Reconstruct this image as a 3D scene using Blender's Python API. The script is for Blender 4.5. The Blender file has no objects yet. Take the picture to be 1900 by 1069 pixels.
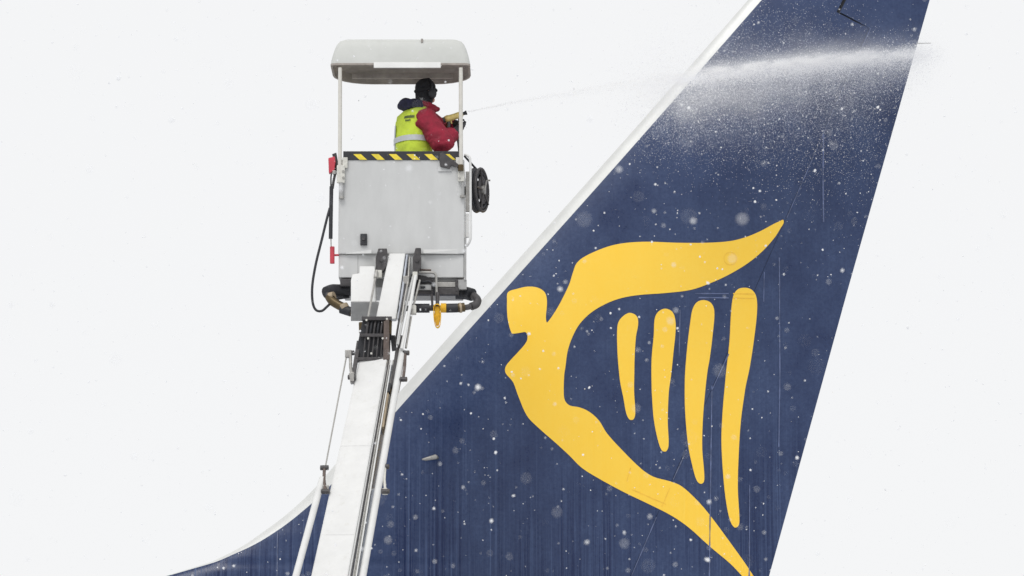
import bpy, bmesh, math, random
import numpy as np
from mathutils import Vector, Matrix, noise, geometry as geo

random.seed(7)
rng = np.random.default_rng(11)
sc = bpy.context.scene
col = sc.collection

# ------------------------------------------------------------------ camera
CAM = Vector((0.0, -40.0, 1.7))
AIM = Vector((0.0, 0.0, 8.5))
PITCH = math.atan2(AIM.z - CAM.z, AIM.y - CAM.y)
DIST = (AIM - CAM).length
FPX = 160.0 * DIST                       # focal length in photo pixels (1900 wide)
cd = bpy.data.cameras.new('camera')
cd.sensor_width = 36.0
cd.lens = 36.0 * FPX / 1900.0
cd.clip_start = 0.5
cd.clip_end = 5000
cd.dof.use_dof = True
cd.dof.focus_distance = DIST - 1.2
cd.dof.aperture_fstop = 2.4
cam = bpy.data.objects.new('camera', cd)
col.objects.link(cam)
cam.location = CAM
cam.rotation_euler = (math.pi / 2 + PITCH, 0, 0)
sc.camera = cam

# ------------------------------------------------------------------ sky and light (overcast snowfall)
SUN_EL, SUN_AZ = math.radians(48), math.radians(200)
w = bpy.data.worlds.new('World')
sc.world = w
w.use_nodes = True
nt = w.node_tree
nt.nodes.clear()
sky = nt.nodes.new('ShaderNodeTexSky')
sky.sky_type = 'NISHITA'
sky.sun_disc = False
sky.sun_elevation = SUN_EL
sky.sun_rotation = SUN_AZ
bs = nt.nodes.new('ShaderNodeBackground')
bs.inputs['Strength'].default_value = 0.05
bo = nt.nodes.new('ShaderNodeBackground')      # the closed cloud deck, even from edge to edge
bo.inputs['Color'].default_value = (0.94, 0.944, 0.953, 1)
bo.inputs['Strength'].default_value = 1.0
mx = nt.nodes.new('ShaderNodeMixShader')
mx.inputs[0].default_value = 0.96
wo = nt.nodes.new('ShaderNodeOutputWorld')
nt.links.new(sky.outputs[0], bs.inputs['Color'])
nt.links.new(bs.outputs[0], mx.inputs[1])
nt.links.new(bo.outputs[0], mx.inputs[2])
nt.links.new(mx.outputs[0], wo.inputs['Surface'])
sl = bpy.data.lights.new('sun', 'SUN')
sl.energy = 1.3
sl.angle = math.radians(25)
sl.color = (1.0, 0.98, 0.95)
sun = bpy.data.objects.new('sun', sl)
col.objects.link(sun)
sd = Vector((-0.25, -0.75, 1.0)).normalized()   # towards the sun: behind the camera, high
sun.rotation_euler = sd.to_track_quat('Z', 'Y').to_euler()
vs = sc.view_settings
vs.view_transform = 'Standard'
vs.look = 'None'
vs.exposure = 0.0
vs.gamma = 1.0
sc.cycles.max_bounces = 24
sc.cycles.diffuse_bounces = 20
sc.cycles.transmission_bounces = 24
sc.cycles.use_denoising = True

# ------------------------------------------------------------------ measuring helpers
FWD = Vector((0, math.cos(PITCH), math.sin(PITCH)))
UP = Vector((0, -math.sin(PITCH), math.cos(PITCH)))


def P(px, py, Y):
    """the point of the upright plane y=Y that the photograph shows at px, py"""
    r = FWD * FPX + Vector((1, 0, 0)) * (px - 950.0) + UP * (534.5 - py)
    return CAM + r * ((Y - CAM.y) / r.y)


def S(Y, py=500):
    """photo pixels per metre near that plane"""
    return FPX / ((P(950, py, Y) - CAM).dot(FWD))


# ------------------------------------------------------------------ materials
MATS = {}


def mat(name, c, rough=0.5, metal=0.0, var=0.12, scale=6.0, bump=0.0, bscale=60.0, dirt=None, dirt_amt=0.35,
        stretch=(1, 1, 1), spec=0.5, coat=0.0):
    if name in MATS:
        return MATS[name]
    m = bpy.data.materials.new(name)
    m.use_nodes = True
    n, l = m.node_tree.nodes, m.node_tree.links
    b = n['Principled BSDF']
    b.inputs['Roughness'].default_value = rough
    b.inputs['Metallic'].default_value = metal
    b.inputs['Specular IOR Level'].default_value = spec
    b.inputs['Coat Weight'].default_value = coat
    tc = n.new('ShaderNodeTexCoord')
    mp = n.new('ShaderNodeMapping')
    mp.inputs['Scale'].default_value = stretch
    l.new(tc.outputs['Object'], mp.inputs[0])
    no = n.new('ShaderNodeTexNoise')
    no.inputs['Scale'].default_value = scale
    no.inputs['Detail'].default_value = 6
    no.inputs['Roughness'].default_value = 0.62
    l.new(mp.outputs[0], no.inputs['Vector'])
    cr = n.new('ShaderNodeValToRGB')
    cr.color_ramp.elements[0].position = 0.3
    cr.color_ramp.elements[1].position = 0.7
    lo = [max(0, x * (1 - var)) for x in c]
    hi = [min(1, x * (1 + var)) for x in c]
    cr.color_ramp.elements[0].color = (*lo, 1)
    cr.color_ramp.elements[1].color = (*hi, 1)
    l.new(no.outputs[0], cr.inputs[0])
    out = cr.outputs[0]
    if dirt:
        n2 = n.new('ShaderNodeTexNoise')
        n2.inputs['Scale'].default_value = scale * 2.3
        n2.inputs['Detail'].default_value = 8
        n2.inputs['Roughness'].default_value = 0.75
        l.new(mp.outputs[0], n2.inputs['Vector'])
        r2 = n.new('ShaderNodeMapRange')
        r2.inputs[1].default_value = 0.55
        r2.inputs[2].default_value = 0.8
        r2.inputs[4].default_value = dirt_amt
        l.new(n2.outputs[0], r2.inputs[0])
        mi = n.new('ShaderNodeMixRGB')
        mi.inputs[2].default_value = (*dirt, 1)
        l.new(r2.outputs[0], mi.inputs[0])
        l.new(out, mi.inputs[1])
        out = mi.outputs[0]
    l.new(out, b.inputs['Base Color'])
    rr = n.new('ShaderNodeMapRange')
    rr.inputs[3].default_value = max(0.02, rough * 0.8)
    rr.inputs[4].default_value = min(1, rough * 1.25)
    l.new(no.outputs[0], rr.inputs[0])
    l.new(rr.outputs[0], b.inputs['Roughness'])
    if bump:
        n3 = n.new('ShaderNodeTexNoise')
        n3.inputs['Scale'].default_value = bscale
        n3.inputs['Detail'].default_value = 4
        l.new(tc.outputs['Object'], n3.inputs['Vector'])
        bp = n.new('ShaderNodeBump')
        bp.inputs['Strength'].default_value = bump
        bp.inputs['Distance'].default_value = 0.02
        l.new(n3.outputs[0], bp.inputs['Height'])
        l.new(bp.outputs[0], b.inputs['Normal'])
    MATS[name] = m
    return m


def wet_paint(name, clean, film, streak_lo, streak_hi, rough):
    """glossy aircraft paint with a thin frost film that has been washed into vertical runs"""
    m = bpy.data.materials.new(name)
    m.use_nodes = True
    n, l = m.node_tree.nodes, m.node_tree.links
    b = n['Principled BSDF']
    b.inputs['Specular IOR Level'].default_value = 0.38
    tc = n.new('ShaderNodeTexCoord')

    def noise(sx, sz, detail, rgh=0.6):
        mp = n.new('ShaderNodeMapping')
        mp.inputs['Scale'].default_value = (sx, 0.0, sz)
        l.new(tc.outputs['Object'], mp.inputs[0])
        t = n.new('ShaderNodeTexNoise')
        t.inputs['Scale'].default_value = 1.0
        t.inputs['Detail'].default_value = detail
        t.inputs['Roughness'].default_value = rgh
        l.new(mp.outputs[0], t.inputs['Vector'])
        return t.outputs[0]

    def mrange(src, a, c, d, e):
        t = n.new('ShaderNodeMapRange')
        t.inputs[1].default_value = a
        t.inputs[2].default_value = c
        t.inputs[3].default_value = d
        t.inputs[4].default_value = e
        l.new(src, t.inputs[0])
        return t.outputs[0]

    def mth(op, a, c):
        t = n.new('ShaderNodeMath')
        t.operation = op
        for i, v in enumerate((a, c)):
            if isinstance(v, (int, float)):
                t.inputs[i].default_value = v
            else:
                l.new(v, t.inputs[i])
        return t.outputs[0]
    blotch = mrange(noise(1.3, 1.0, 8, 0.72), 0.34, 0.68, 0.26, 0.78)      # patches of thin frost
    grain = mrange(noise(26, 26, 5, 0.75), 0.3, 0.75, 0.55, 1.25)
    frost = mth('MULTIPLY', blotch, grain)
    fine = mrange(noise(24, 0.2, 6, 0.8), 0.45, 0.55, 0.0, 1.0)         # narrow runs
    wide = mrange(noise(3.1, 0.12, 5, 0.75), 0.46, 0.58, 0.0, 1.0)         # broad runs
    sep = n.new('ShaderNodeSeparateXYZ')
    l.new(tc.outputs['Object'], sep.inputs[0])
    edge = noise(6.5, 0.0, 6, 0.75)                                       # runs start at uneven heights
    low = mrange(mth('ADD', sep.outputs[2], mth('MULTIPLY', edge, 3.0)), streak_lo, streak_hi, 1.0, 0.12)
    runs = mth('MULTIPLY', mth('MULTIPLY', fine, mth('ADD', mth('MULTIPLY', wide, 0.75), 0.25)), low)
    keep = mth('SUBTRACT', 1.0, mth('MULTIPLY', runs, 1.0))
    fac = mth('MULTIPLY', frost, keep)
    pale = mth('MULTIPLY', mrange(noise(30, 0.22, 4, 0.6), 0.57, 0.70, 0.0, 0.8), low)
    fac = mth('ADD', fac, pale)
    mi = n.new('ShaderNodeMixRGB')
    mi.use_clamp = True
    mi.inputs[1].default_value = (*clean, 1)
    mi.inputs[2].default_value = (*film, 1)
    l.new(fac, mi.inputs[0])
    l.new(mi.outputs[0], b.inputs['Base Color'])
    l.new(mrange(fac, 0, 1, rough, rough + 0.35), b.inputs['Roughness'])
    bp = n.new('ShaderNodeBump')
    bp.inputs['Strength'].default_value = 0.12
    bp.inputs['Distance'].default_value = 0.01
    l.new(fac, bp.inputs['Height'])
    l.new(bp.outputs[0], b.inputs['Normal'])
    return m


M_NAVY = wet_paint('navy_paint', (0.0022, 0.012, 0.062), (0.064, 0.100, 0.205), 6.5, 8.8, 0.2)
M_YEL = wet_paint('yellow_paint', (0.98, 0.60, 0.042), (0.98, 0.66, 0.09), 6.6, 9.0, 0.3)
M_LEAD = mat('bare_leading_edge', (0.64, 0.645, 0.63), 0.3, 0.2, 0.05, 3, 0.04, 40, (0.58, 0.57, 0.53), 0.35)
M_GAP = mat('dark_gap', (0.012, 0.014, 0.02), 0.7)
M_RUN = mat('fluid_run', (0.095, 0.125, 0.24), 0.35, var=0.45, scale=9)
M_SEAM = mat('panel_sealant', (0.10, 0.12, 0.2), 0.5, var=0.4, scale=20)
M_SEAMY = mat('panel_sealant_yellow', (0.88, 0.54, 0.05), 0.5, var=0.1, scale=20)
M_FUS = mat('white_fuselage', (0.78, 0.79, 0.8), 0.3, var=0.04, scale=2)
M_WHITE = mat('white_boom_paint', (0.69, 0.69, 0.68), 0.4, var=0.05, scale=5, dirt=(0.50, 0.48, 0.43), dirt_amt=0.55)
M_GREY = mat('grey_basket_paint', (0.555, 0.56, 0.555), 0.42, var=0.06, scale=3.5, bump=0.05, bscale=7,
             dirt=(0.50, 0.51, 0.50), dirt_amt=0.5, stretch=(1.6, 1.6, 0.5))
M_GREYD = mat('grey_steel_and_shade', (0.36, 0.36, 0.355), 0.5, var=0.15, scale=12, dirt=(0.2, 0.19, 0.17), dirt_amt=0.5)  # plain grey of steel fittings, also the shade colour under the arm cover
M_CAN = mat('canopy_fibreglass', (0.55, 0.56, 0.535), 0.5, var=0.05, scale=4, bump=0.04, bscale=30,
            dirt=(0.45, 0.45, 0.41), dirt_amt=0.35)
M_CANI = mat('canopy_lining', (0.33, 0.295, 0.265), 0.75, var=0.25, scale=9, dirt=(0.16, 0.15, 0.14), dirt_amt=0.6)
M_LIP = mat('canopy_lip_white', (0.80, 0.80, 0.78), 0.5, var=0.05)
M_POST = mat('post_paint', (0.63, 0.61, 0.56), 0.45, var=0.08, scale=14, dirt=(0.42, 0.39, 0.33), dirt_amt=0.4)
M_BEIGE = mat('cast_bracket', (0.62, 0.61, 0.56), 0.55, var=0.15, scale=18, dirt=(0.3, 0.28, 0.22), dirt_amt=0.6)
M_STEEL = mat('dull_steel', (0.38, 0.37, 0.35), 0.42, 0.5, 0.2, 20, dirt=(0.14, 0.12, 0.1), dirt_amt=0.6)
M_DARK = mat('dark_steel', (0.062, 0.058, 0.06), 0.5, 0.2, 0.35, 18, dirt=(0.18, 0.16, 0.14), dirt_amt=0.5)
M_RUB = mat('black_rubber', (0.022, 0.023, 0.028), 0.55, var=0.4, scale=25, bump=0.15, bscale=90)
M_RED = mat('red_paint', (0.52, 0.045, 0.07), 0.45, var=0.2, scale=15, dirt=(0.3, 0.1, 0.1), dirt_amt=0.4)
M_HZY = mat('hazard_yellow', (0.80, 0.63, 0.045), 0.5, var=0.15, scale=20, dirt=(0.4, 0.33, 0.1), dirt_amt=0.5)
M_HZB = mat('hazard_black', (0.022, 0.023, 0.028), 0.5, var=0.3, scale=20)
M_BRASS = mat('brass', (0.10, 0.072, 0.035), 0.4, 0.6, 0.25, 20, dirt=(0.12, 0.09, 0.05), dirt_amt=0.7)
M_SLING = mat('yellow_webbing', (0.72, 0.42, 0.03), 0.8, var=0.25, scale=30, bump=0.3, bscale=120)
M_TAN = mat('tan_rust_primer', (0.36, 0.29, 0.20), 0.6, var=0.25, scale=14, dirt=(0.3, 0.22, 0.14), dirt_amt=0.6)
M_BLUEG = mat('channel_grey', (0.27, 0.29, 0.33), 0.4, 0.3, 0.15, 10, dirt=(0.2, 0.2, 0.22), dirt_amt=0.5)
M_BROWN = mat('rusty_bracket', (0.12, 0.092, 0.08), 0.6, 0.2, 0.3, 20)
M_JACK = mat('red_jacket_cloth', (0.27, 0.014, 0.036), 0.85, var=0.28, scale=9, bump=0.5, bscale=24)
M_HIVIS = mat('hi_vis_cloth', (0.60, 0.75, 0.065), 0.8, var=0.16, scale=8, bump=0.45, bscale=20, dirt=(0.5, 0.6, 0.08), dirt_amt=0.5)
M_SILV = mat('reflective_band', (0.56, 0.58, 0.59), 0.45, 0.2, 0.1, 15)
M_PRINT = mat('vest_print', (0.07, 0.09, 0.06), 0.8, var=0.3)
M_BLKC = mat('black_knit', (0.012, 0.012, 0.015), 0.95, var=0.5, scale=30, bump=0.6, bscale=70)
M_NVYC = mat('navy_hood_cloth', (0.022, 0.022, 0.055), 0.9, var=0.5, scale=16, bump=0.5, bscale=40)
M_TROU = mat('dark_trousers', (0.03, 0.032, 0.045), 0.9, var=0.3)
M_SKIN = mat('skin', (0.55, 0.33, 0.25), 0.5, var=0.08)
M_GUNY = mat('gun_brass_yellow', (0.70, 0.56, 0.20), 0.45, 0.2, 0.2, 30)
M_SNOW = mat('snowflake', (0.975, 0.98, 0.985), 0.9, var=0.01)
M_DROP = mat('spray_droplet', (0.975, 0.975, 0.98), 0.8, var=0.01)
M_GRND = mat('snowy_apron', (0.52, 0.53, 0.55), 0.85, var=0.12, scale=0.4, bump=0.3, bscale=3,
             dirt=(0.38, 0.39, 0.41), dirt_amt=0.6)


for m_ in (M_SNOW, M_DROP):                       # ice and droplets let light through
    n_, l_ = m_.node_tree.nodes, m_.node_tree.links
    tr_ = n_.new('ShaderNodeBsdfTranslucent')
    tr_.inputs[0].default_value = (0.98, 0.985, 1.0, 1)
    ms_ = n_.new('ShaderNodeMixShader')
    ms_.inputs[0].default_value = 0.5
    l_.new(n_['Principled BSDF'].outputs[0], ms_.inputs[1])
    l_.new(tr_.outputs[0], ms_.inputs[2])
    tp_ = n_.new('ShaderNodeBsdfTransparent')        # flakes are lacy, drops are clear
    mt_ = n_.new('ShaderNodeMixShader')
    mt_.inputs[0].default_value = 0.25
    l_.new(ms_.outputs[0], mt_.inputs[1])
    l_.new(tp_.outputs[0], mt_.inputs[2])
    l_.new(mt_.outputs[0], n_['Material Output'].inputs['Surface'])


# ------------------------------------------------------------------ mesh helpers
def link(name, me, material=None, parent=None):
    o = bpy.data.objects.new(name, me)
    col.objects.link(o)
    if material is not None and me is not None:
        for m in (material if isinstance(material, (list, tuple)) else [material]):
            me.materials.append(m)
    if parent:
        o.parent = parent
    return o


def fin_bm(name, bm, material, parent=None, smooth=False):
    bmesh.ops.recalc_face_normals(bm, faces=bm.faces[:])
    me = bpy.data.meshes.new(name)
    bm.to_mesh(me)
    bm.free()
    if smooth:
        me.shade_smooth()
    return link(name, me, material, parent)


def thing(name, label, cat, kind=None, loc=(0, 0, 0)):
    o = bpy.data.objects.new(name, None)
    col.objects.link(o)
    o.location = loc
    o['label'] = label
    o['category'] = cat
    if kind:
        o['kind'] = kind
    return o


def tag(o, label, cat, kind=None):
    o['label'] = label
    o['category'] = cat
    if kind:
        o['kind'] = kind
    return o


def bevel(bm, r, seg=2):
    if r > 0:
        bmesh.ops.bevel(bm, geom=[e for e in bm.edges], offset=r, segments=seg, profile=0.6, affect='EDGES')


def hexa(bm, pts):
    """pts: 4 near corners then 4 far corners, same order"""
    v = [bm.verts.new(p) for p in pts]
    for f in ((0, 1, 2, 3), (7, 6, 5, 4), (0, 4, 5, 1), (1, 5, 6, 2), (2, 6, 7, 3), (3, 7, 4, 0)):
        bm.faces.new([v[i] for i in f])


def slab(name, poly_px, Y, depth, material, parent, r=0.006, Yfun=None):
    """an outline given in photo pixels, standing at distance Y, real thickness depth behind it"""
    bm = bmesh.new()
    near = [P(x, y, Yfun(x, y) if Yfun else Y) for x, y in poly_px]
    a = [bm.verts.new(p) for p in near]
    b = [bm.verts.new(p + Vector((0, depth, 0))) for p in near]
    n = len(a)
    bm.faces.new(a)
    bm.faces.new(b[::-1])
    for i in range(n):
        j = (i + 1) % n
        bm.faces.new([a[j], a[i], b[i], b[j]])
    bmesh.ops.recalc_face_normals(bm, faces=bm.faces[:])
    bevel(bm, r)
    return fin_bm(name, bm, material, parent)


def rect(x0, y0, x1, y1):
    return [(x0, y0), (x1, y0), (x1, y1), (x0, y1)]


def frame_of(d):
    d = d.normalized()
    u = Vector((0, 0, 1)).cross(d)
    if u.length < 1e-3:
        u = Vector((1, 0, 0))
    u.normalize()
    return u, d.cross(u)


def tube_bm(bm, pts, radii, seg=10, cap=True):
    pts = [Vector(p) for p in pts]
    if isinstance(radii, (int, float)):
        radii = [radii] * len(pts)
    rings = []
    t0 = (pts[1] - pts[0]).normalized()
    u, v = frame_of(t0)
    for i, p in enumerate(pts):
        if i == 0:
            t = pts[1] - pts[0]
        elif i == len(pts) - 1:
            t = pts[-1] - pts[-2]
        else:
            t = (pts[i + 1] - p).normalized() + (p - pts[i - 1]).normalized()
        t.normalize()
        u = (u - t * u.dot(t)).normalized()
        v = t.cross(u)
        rings.append([bm.verts.new(p + (u * math.cos(2 * math.pi * k / seg) + v * math.sin(2 * math.pi * k / seg)) * radii[i])
                      for k in range(seg)])
    for a, b in zip(rings, rings[1:]):
        for k in range(seg):
            bm.faces.new([a[k], a[(k + 1) % seg], b[(k + 1) % seg], b[k]])
    if cap:
        bm.faces.new(rings[0][::-1])
        bm.faces.new(rings[-1])


def smooth_path(pts, n=6):
    pts = [Vector(p) for p in pts]
    out = []
    ext = [pts[0] * 2 - pts[1]] + pts + [pts[-1] * 2 - pts[-2]]
    for i in range(1, len(ext) - 2):
        p0, p1, p2, p3 = ext[i - 1:i + 3]
        for k in range(n):
            t = k / n
            out.append(0.5 * ((2 * p1) + (p2 - p0) * t + (2 * p0 - 5 * p1 + 4 * p2 - p3) * t * t + (3 * p1 - p0 - 3 * p2 + p3) * t ** 3))
    out.append(pts[-1])
    return out


def tube(name, pts, r, material, parent, seg=10, smooth=False):
    bm = bmesh.new()
    tube_bm(bm, smooth_path(pts) if smooth else pts, r, seg)
    o = fin_bm(name, bm, material, parent, True)
    mark_sharp(o.data)
    return o


def mark_sharp(me, ang=50):
    try:
        me.set_sharp_from_angle(angle=math.radians(ang))
    except Exception:
        pass


def px_tube(name, pp, width_px, material, parent, smooth=False, seg=10):
    """pp: (px, py, Y) nodes; width in photo pixels at the first node"""
    return tube(name, [P(*p) for p in pp], 0.5 * width_px / S(pp[0][2]), material, parent, seg, smooth)


# ------------------------------------------------------------------ ground
bm = bmesh.new()
bmesh.ops.create_grid(bm, x_segments=60, y_segments=60, size=600)
for v in bm.verts:
    v.co.z = 0.02 * math.sin(v.co.x * 0.7) * math.sin(v.co.y * 0.9)
g = fin_bm('ground', bm, M_GRND)
tag(g, 'snow covered airport apron below the aircraft', 'ground', 'structure')

# ================================================================== AIRCRAFT TAIL
tail = thing('aircraft_tail', 'navy aircraft tail fin with yellow harp emblem and pale leading edge', 'aircraft tail', loc=(0, 0, 0))
LEPX = [(-110, 1484, 1510), (0, 1388, 1414), (358, 1072, 1099), (560, 891, 918), (766, 707, 734), (860, 624, 651), (921, 569, 594),
        (950, 537, 561), (967, 516, 540), (985, 491, 515), (1012, 452, 470), (1031, 417, 428), (1042, 393, 402), (1055, 352, 358), (1068, 308, 312),
        (1085, 240, 243), (1120, 60, 62)]
TEPX = [(-110, 1756), (0, 1725), (534, 1574), (1069, 1427), (1120, 1413)]
HGPX = [(-110, 1623), (0, 1568), (22, 1557), (50, 1613), (157, 1566), (534, 1402), (1069, 1170), (1120, 1148)]
ZS = lambda py, Y: P(950, py, Y).z


def curve_of(tab, Y, smooth=False):
    z = np.array([P(950, t[0], Y).z for t in tab])[::-1]
    x = np.array([P(t[1], t[0], Y).x for t in tab])[::-1]
    if not smooth:
        return lambda q: np.interp(q, z, x)
    m = np.gradient(x, z)

    def f(q):
        q = np.clip(np.asarray(q, float), z[0], z[-1])
        i = np.clip(np.searchsorted(z, q) - 1, 0, len(z) - 2)
        h = z[i + 1] - z[i]
        t = (q - z[i]) / h
        return ((2 * t ** 3 - 3 * t ** 2 + 1) * x[i] + (t ** 3 - 2 * t ** 2 + t) * h * m[i]
                + (-2 * t ** 3 + 3 * t ** 2) * x[i + 1] + (t ** 3 - t ** 2) * h * m[i + 1])
    return f


f_le = curve_of([(a, b) for a, b, c in LEPX], 0.0, True)
f_nv = curve_of([(a, c) for a, b, c in LEPX], -0.05, True)
f_te = curve_of(TEPX, 0.0)
f_hg = curve_of(HGPX, -0.17)


def half(x, z):
    le, te = f_le(z), f_te(z)
    dz = 0.02
    sl_ = (f_le(z + dz) - f_le(z - dz)) / (2 * dz)
    s = np.maximum(x - le, 0) / np.sqrt(1 + np.minimum(sl_ ** 2, 60))
    c = np.minimum(te - le, 4.6)
    q1 = np.minimum(s / 1.15, 1)
    fr = np.sqrt(np.maximum(1 - (1 - q1) ** 2, 0))
    q2 = np.clip((te - x) / (0.62 * c), 0, 1)
    bk = 1 - (1 - q2) ** 1.8
    return 0.205 * fr * bk * (0.6 + 0.4 * np.minimum(c / 4.0, 1)) + 0.004


zt, zb = ZS(-95, 0), ZS(1110, 0)
zrow = np.unique(np.concatenate([np.linspace(zb, ZS(880, 0), 60), np.linspace(ZS(880, 0), zt, 90),
                                 [ZS(p[0], -0.17) for p in HGPX[1:5]]]))


def fin_sheet(name, xa, xb, cols, material, rows=zrow, close_front=False, close_back=False, inset=0.0):
    """both faces of a strip of the fin between the curves xa(z) and xb(z)"""
    n, R = len(cols), len(rows)
    vs_, fs = [], []
    X = np.zeros((R, n)); H = np.zeros((R, n))
    for i, z in enumerate(rows):
        a, b = xa(z), xb(z)
        X[i] = a + (b - a) * cols
        H[i] = np.maximum(half(X[i], z) - inset, 0.002)
    for sgn in (-1, 1):
        for i in range(R):
            for j in range(n):
                vs_.append((X[i, j], sgn * H[i, j], rows[i]))
    N = R * n
    for i in range(R - 1):
        for j in range(n - 1):
            k = i * n + j
            fs.append((k, k + 1, k + n + 1, k + n))
            fs.append((N + k, N + k + n, N + k + n + 1, N + k + 1))
        if close_front:
            k = i * n
            fs.append((k, k + n, N + k + n, N + k))
        if close_back:
            k = i * n + n - 1
            fs.append((k, N + k, N + k + n, k + n))
    for j in range(n - 1):                      # top and bottom caps
        k = (R - 1) * n + j
        fs.append((k, k + 1, N + k + 1, N + k))
        fs.append((j, N + j, N + j + 1, j + 1))
    me = bpy.data.meshes.new(name)
    me.from_pydata(vs_, [], fs)
    me.shade_smooth()
    mark_sharp(me, 40)
    return link(name, me, material, tail)


GAPX = 0.006
HZ = (ZS(49, -0.17), ZS(44, -0.17))
lin = lambda n: np.linspace(0, 1, n)
fin_sheet('leading_edge', lambda z: f_le(z), lambda z: np.maximum(f_nv(z), f_le(z) + 0.006), lin(16) ** 2, M_LEAD, close_front=True, close_back=True)
fin_sheet('fin_skin', lambda z: np.maximum(f_nv(z), f_le(z) + 0.006), lambda z: f_hg(z) - np.interp(z, HZ, (GAPX * 0.35, 0.03)), lin(48) ** 1.5, M_NAVY,
          close_front=True, close_back=True)
rud = fin_sheet('rudder', lambda z: f_hg(z) + np.interp(z, HZ, (GAPX * 0.35, 0.012)), lambda z: f_te(z), lin(26), M_NAVY, close_front=True, close_back=True)
fin_sheet('gap_filler', lambda z: f_hg(z) - 0.12, lambda z: f_hg(z) + 0.12, lin(5), M_GAP, inset=0.022)  # filler added behind the hinge gap; its near-black colour stands in for shade


def on_fin(px, py, off, Yg=-0.17):
    p = P(px, py, Yg)
    for _ in range(4):
        h = float(half(p.x, p.z))
        p = P(px, py, -h)
    return Vector((p.x, -float(half(p.x, p.z)) - off, p.z))


def closed_smooth(pts, n=4):
    k = len(pts)
    out = []
    for i in range(k):
        p0, p1, p2, p3 = [np.array(pts[(i + q) % k], float) for q in (-1, 0, 1, 2)]
        d1 = np.hypot(*(p2 - p1))
        m1 = (p2 - p0) / max(np.hypot(*(p2 - p1)) + np.hypot(*(p1 - p0)), 1e-6) * d1
        m2 = (p3 - p1) / max(np.hypot(*(p3 - p2)) + np.hypot(*(p2 - p1)), 1e-6) * d1
        for s in range(n):
            t = s / n
            out.append(tuple((2 * t ** 3 - 3 * t ** 2 + 1) * p1 + (t ** 3 - 2 * t ** 2 + t) * m1 + (-2 * t ** 3 + 3 * t ** 2) * p2 + (t ** 3 - t ** 2) * m2))
    return out


def draped(name, outline, material, off=0.004, step=14.0):
    """a painted shape following the fin's curved skin"""
    pts = [Vector((x, y)) for x, y in outline]
    n = len(pts)
    xs = [p.x for p in pts]; ys = [p.y for p in pts]
    extra = []
    for gx in np.arange(min(xs), max(xs), step):
        for gy in np.arange(min(ys), max(ys), step):
            extra.append(Vector((gx + 0.13, gy + 0.07)))
    res = geo.delaunay_2d_cdt(pts + extra, [(i, (i + 1) % n) for i in range(n)], [list(range(n))], 1, 1e-4)
    co, faces = res[0], res[2]
    used = sorted({i for f in faces for i in f})
    idx = {v: i for i, v in enumerate(used)}
    verts = [on_fin(co[i].x, co[i].y, off) for i in used]
    me = bpy.data.meshes.new(name)
    me.from_pydata(verts, [], [[idx[i] for i in f] for f in faces])
    bm = bmesh.new()
    bm.from_mesh(me)
    bmesh.ops.recalc_face_normals(bm, faces=bm.faces[:])
    if sum(f.normal.y * f.calc_area() for f in bm.faces) > 0:
        bmesh.ops.reverse_faces(bm, faces=bm.faces[:])
    bm.to_mesh(me)
    bm.free()
    me.shade_smooth()
    return link(name, me, material, tail)


FIG = [(1453, 408), (1446, 411), (1437, 415), (1409, 430), (1383, 440.5), (1355, 447.5), (1313, 450.6), (1256, 450.6), (1202, 448.7), (1164, 450.6),
       (1135, 455.7), (1106, 466), (1081, 478.6), (1069, 490), (1063, 506), (1056, 528), (1040, 561), (1027, 583), (1016, 598), (1014, 598), (1013, 587),
       (1015, 560), (1011, 543), (998, 534), (979, 532), (960, 536), (942.5, 542.5), (940.7, 558), (941.4, 587), (945, 606), (949.5, 618.5),
       (952, 619.3), (963.6, 618), (974.8, 616.5), (978.6, 622), (977, 634), (963.6, 651), (947.7, 668), (938, 681), (938, 692), (948, 704), (953, 711),
       (962, 736), (978, 772), (998, 793), (1031, 822), (1056, 845), (1078, 867), (1104, 884), (1155, 912), (1209, 938), (1246, 957), (1278, 979),
       (1318, 1015), (1355, 1046), (1377, 1069), (1396, 1090), (1411, 1096), (1412, 1090), (1398, 1069), (1384, 1047.5), (1355, 1007), (1318, 957), (1293, 928), (1264, 902),
       (1242, 893), (1213, 885), (1191, 871), (1155, 836), (1126, 804), (1111, 780), (1093, 764), (1075, 756), (1057, 752.5), (1048, 743),
       (1046, 727), (1047, 695), (1049, 682), (1053, 653), (1061, 628), (1075, 602), (1097, 580), (1126, 563), (1154, 553), (1186, 547.5),
       (1234, 544), (1282, 538), (1317, 526), (1352, 510), (1387, 489), (1415, 466), (1438, 440), (1448, 424), (1454, 414)]
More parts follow.
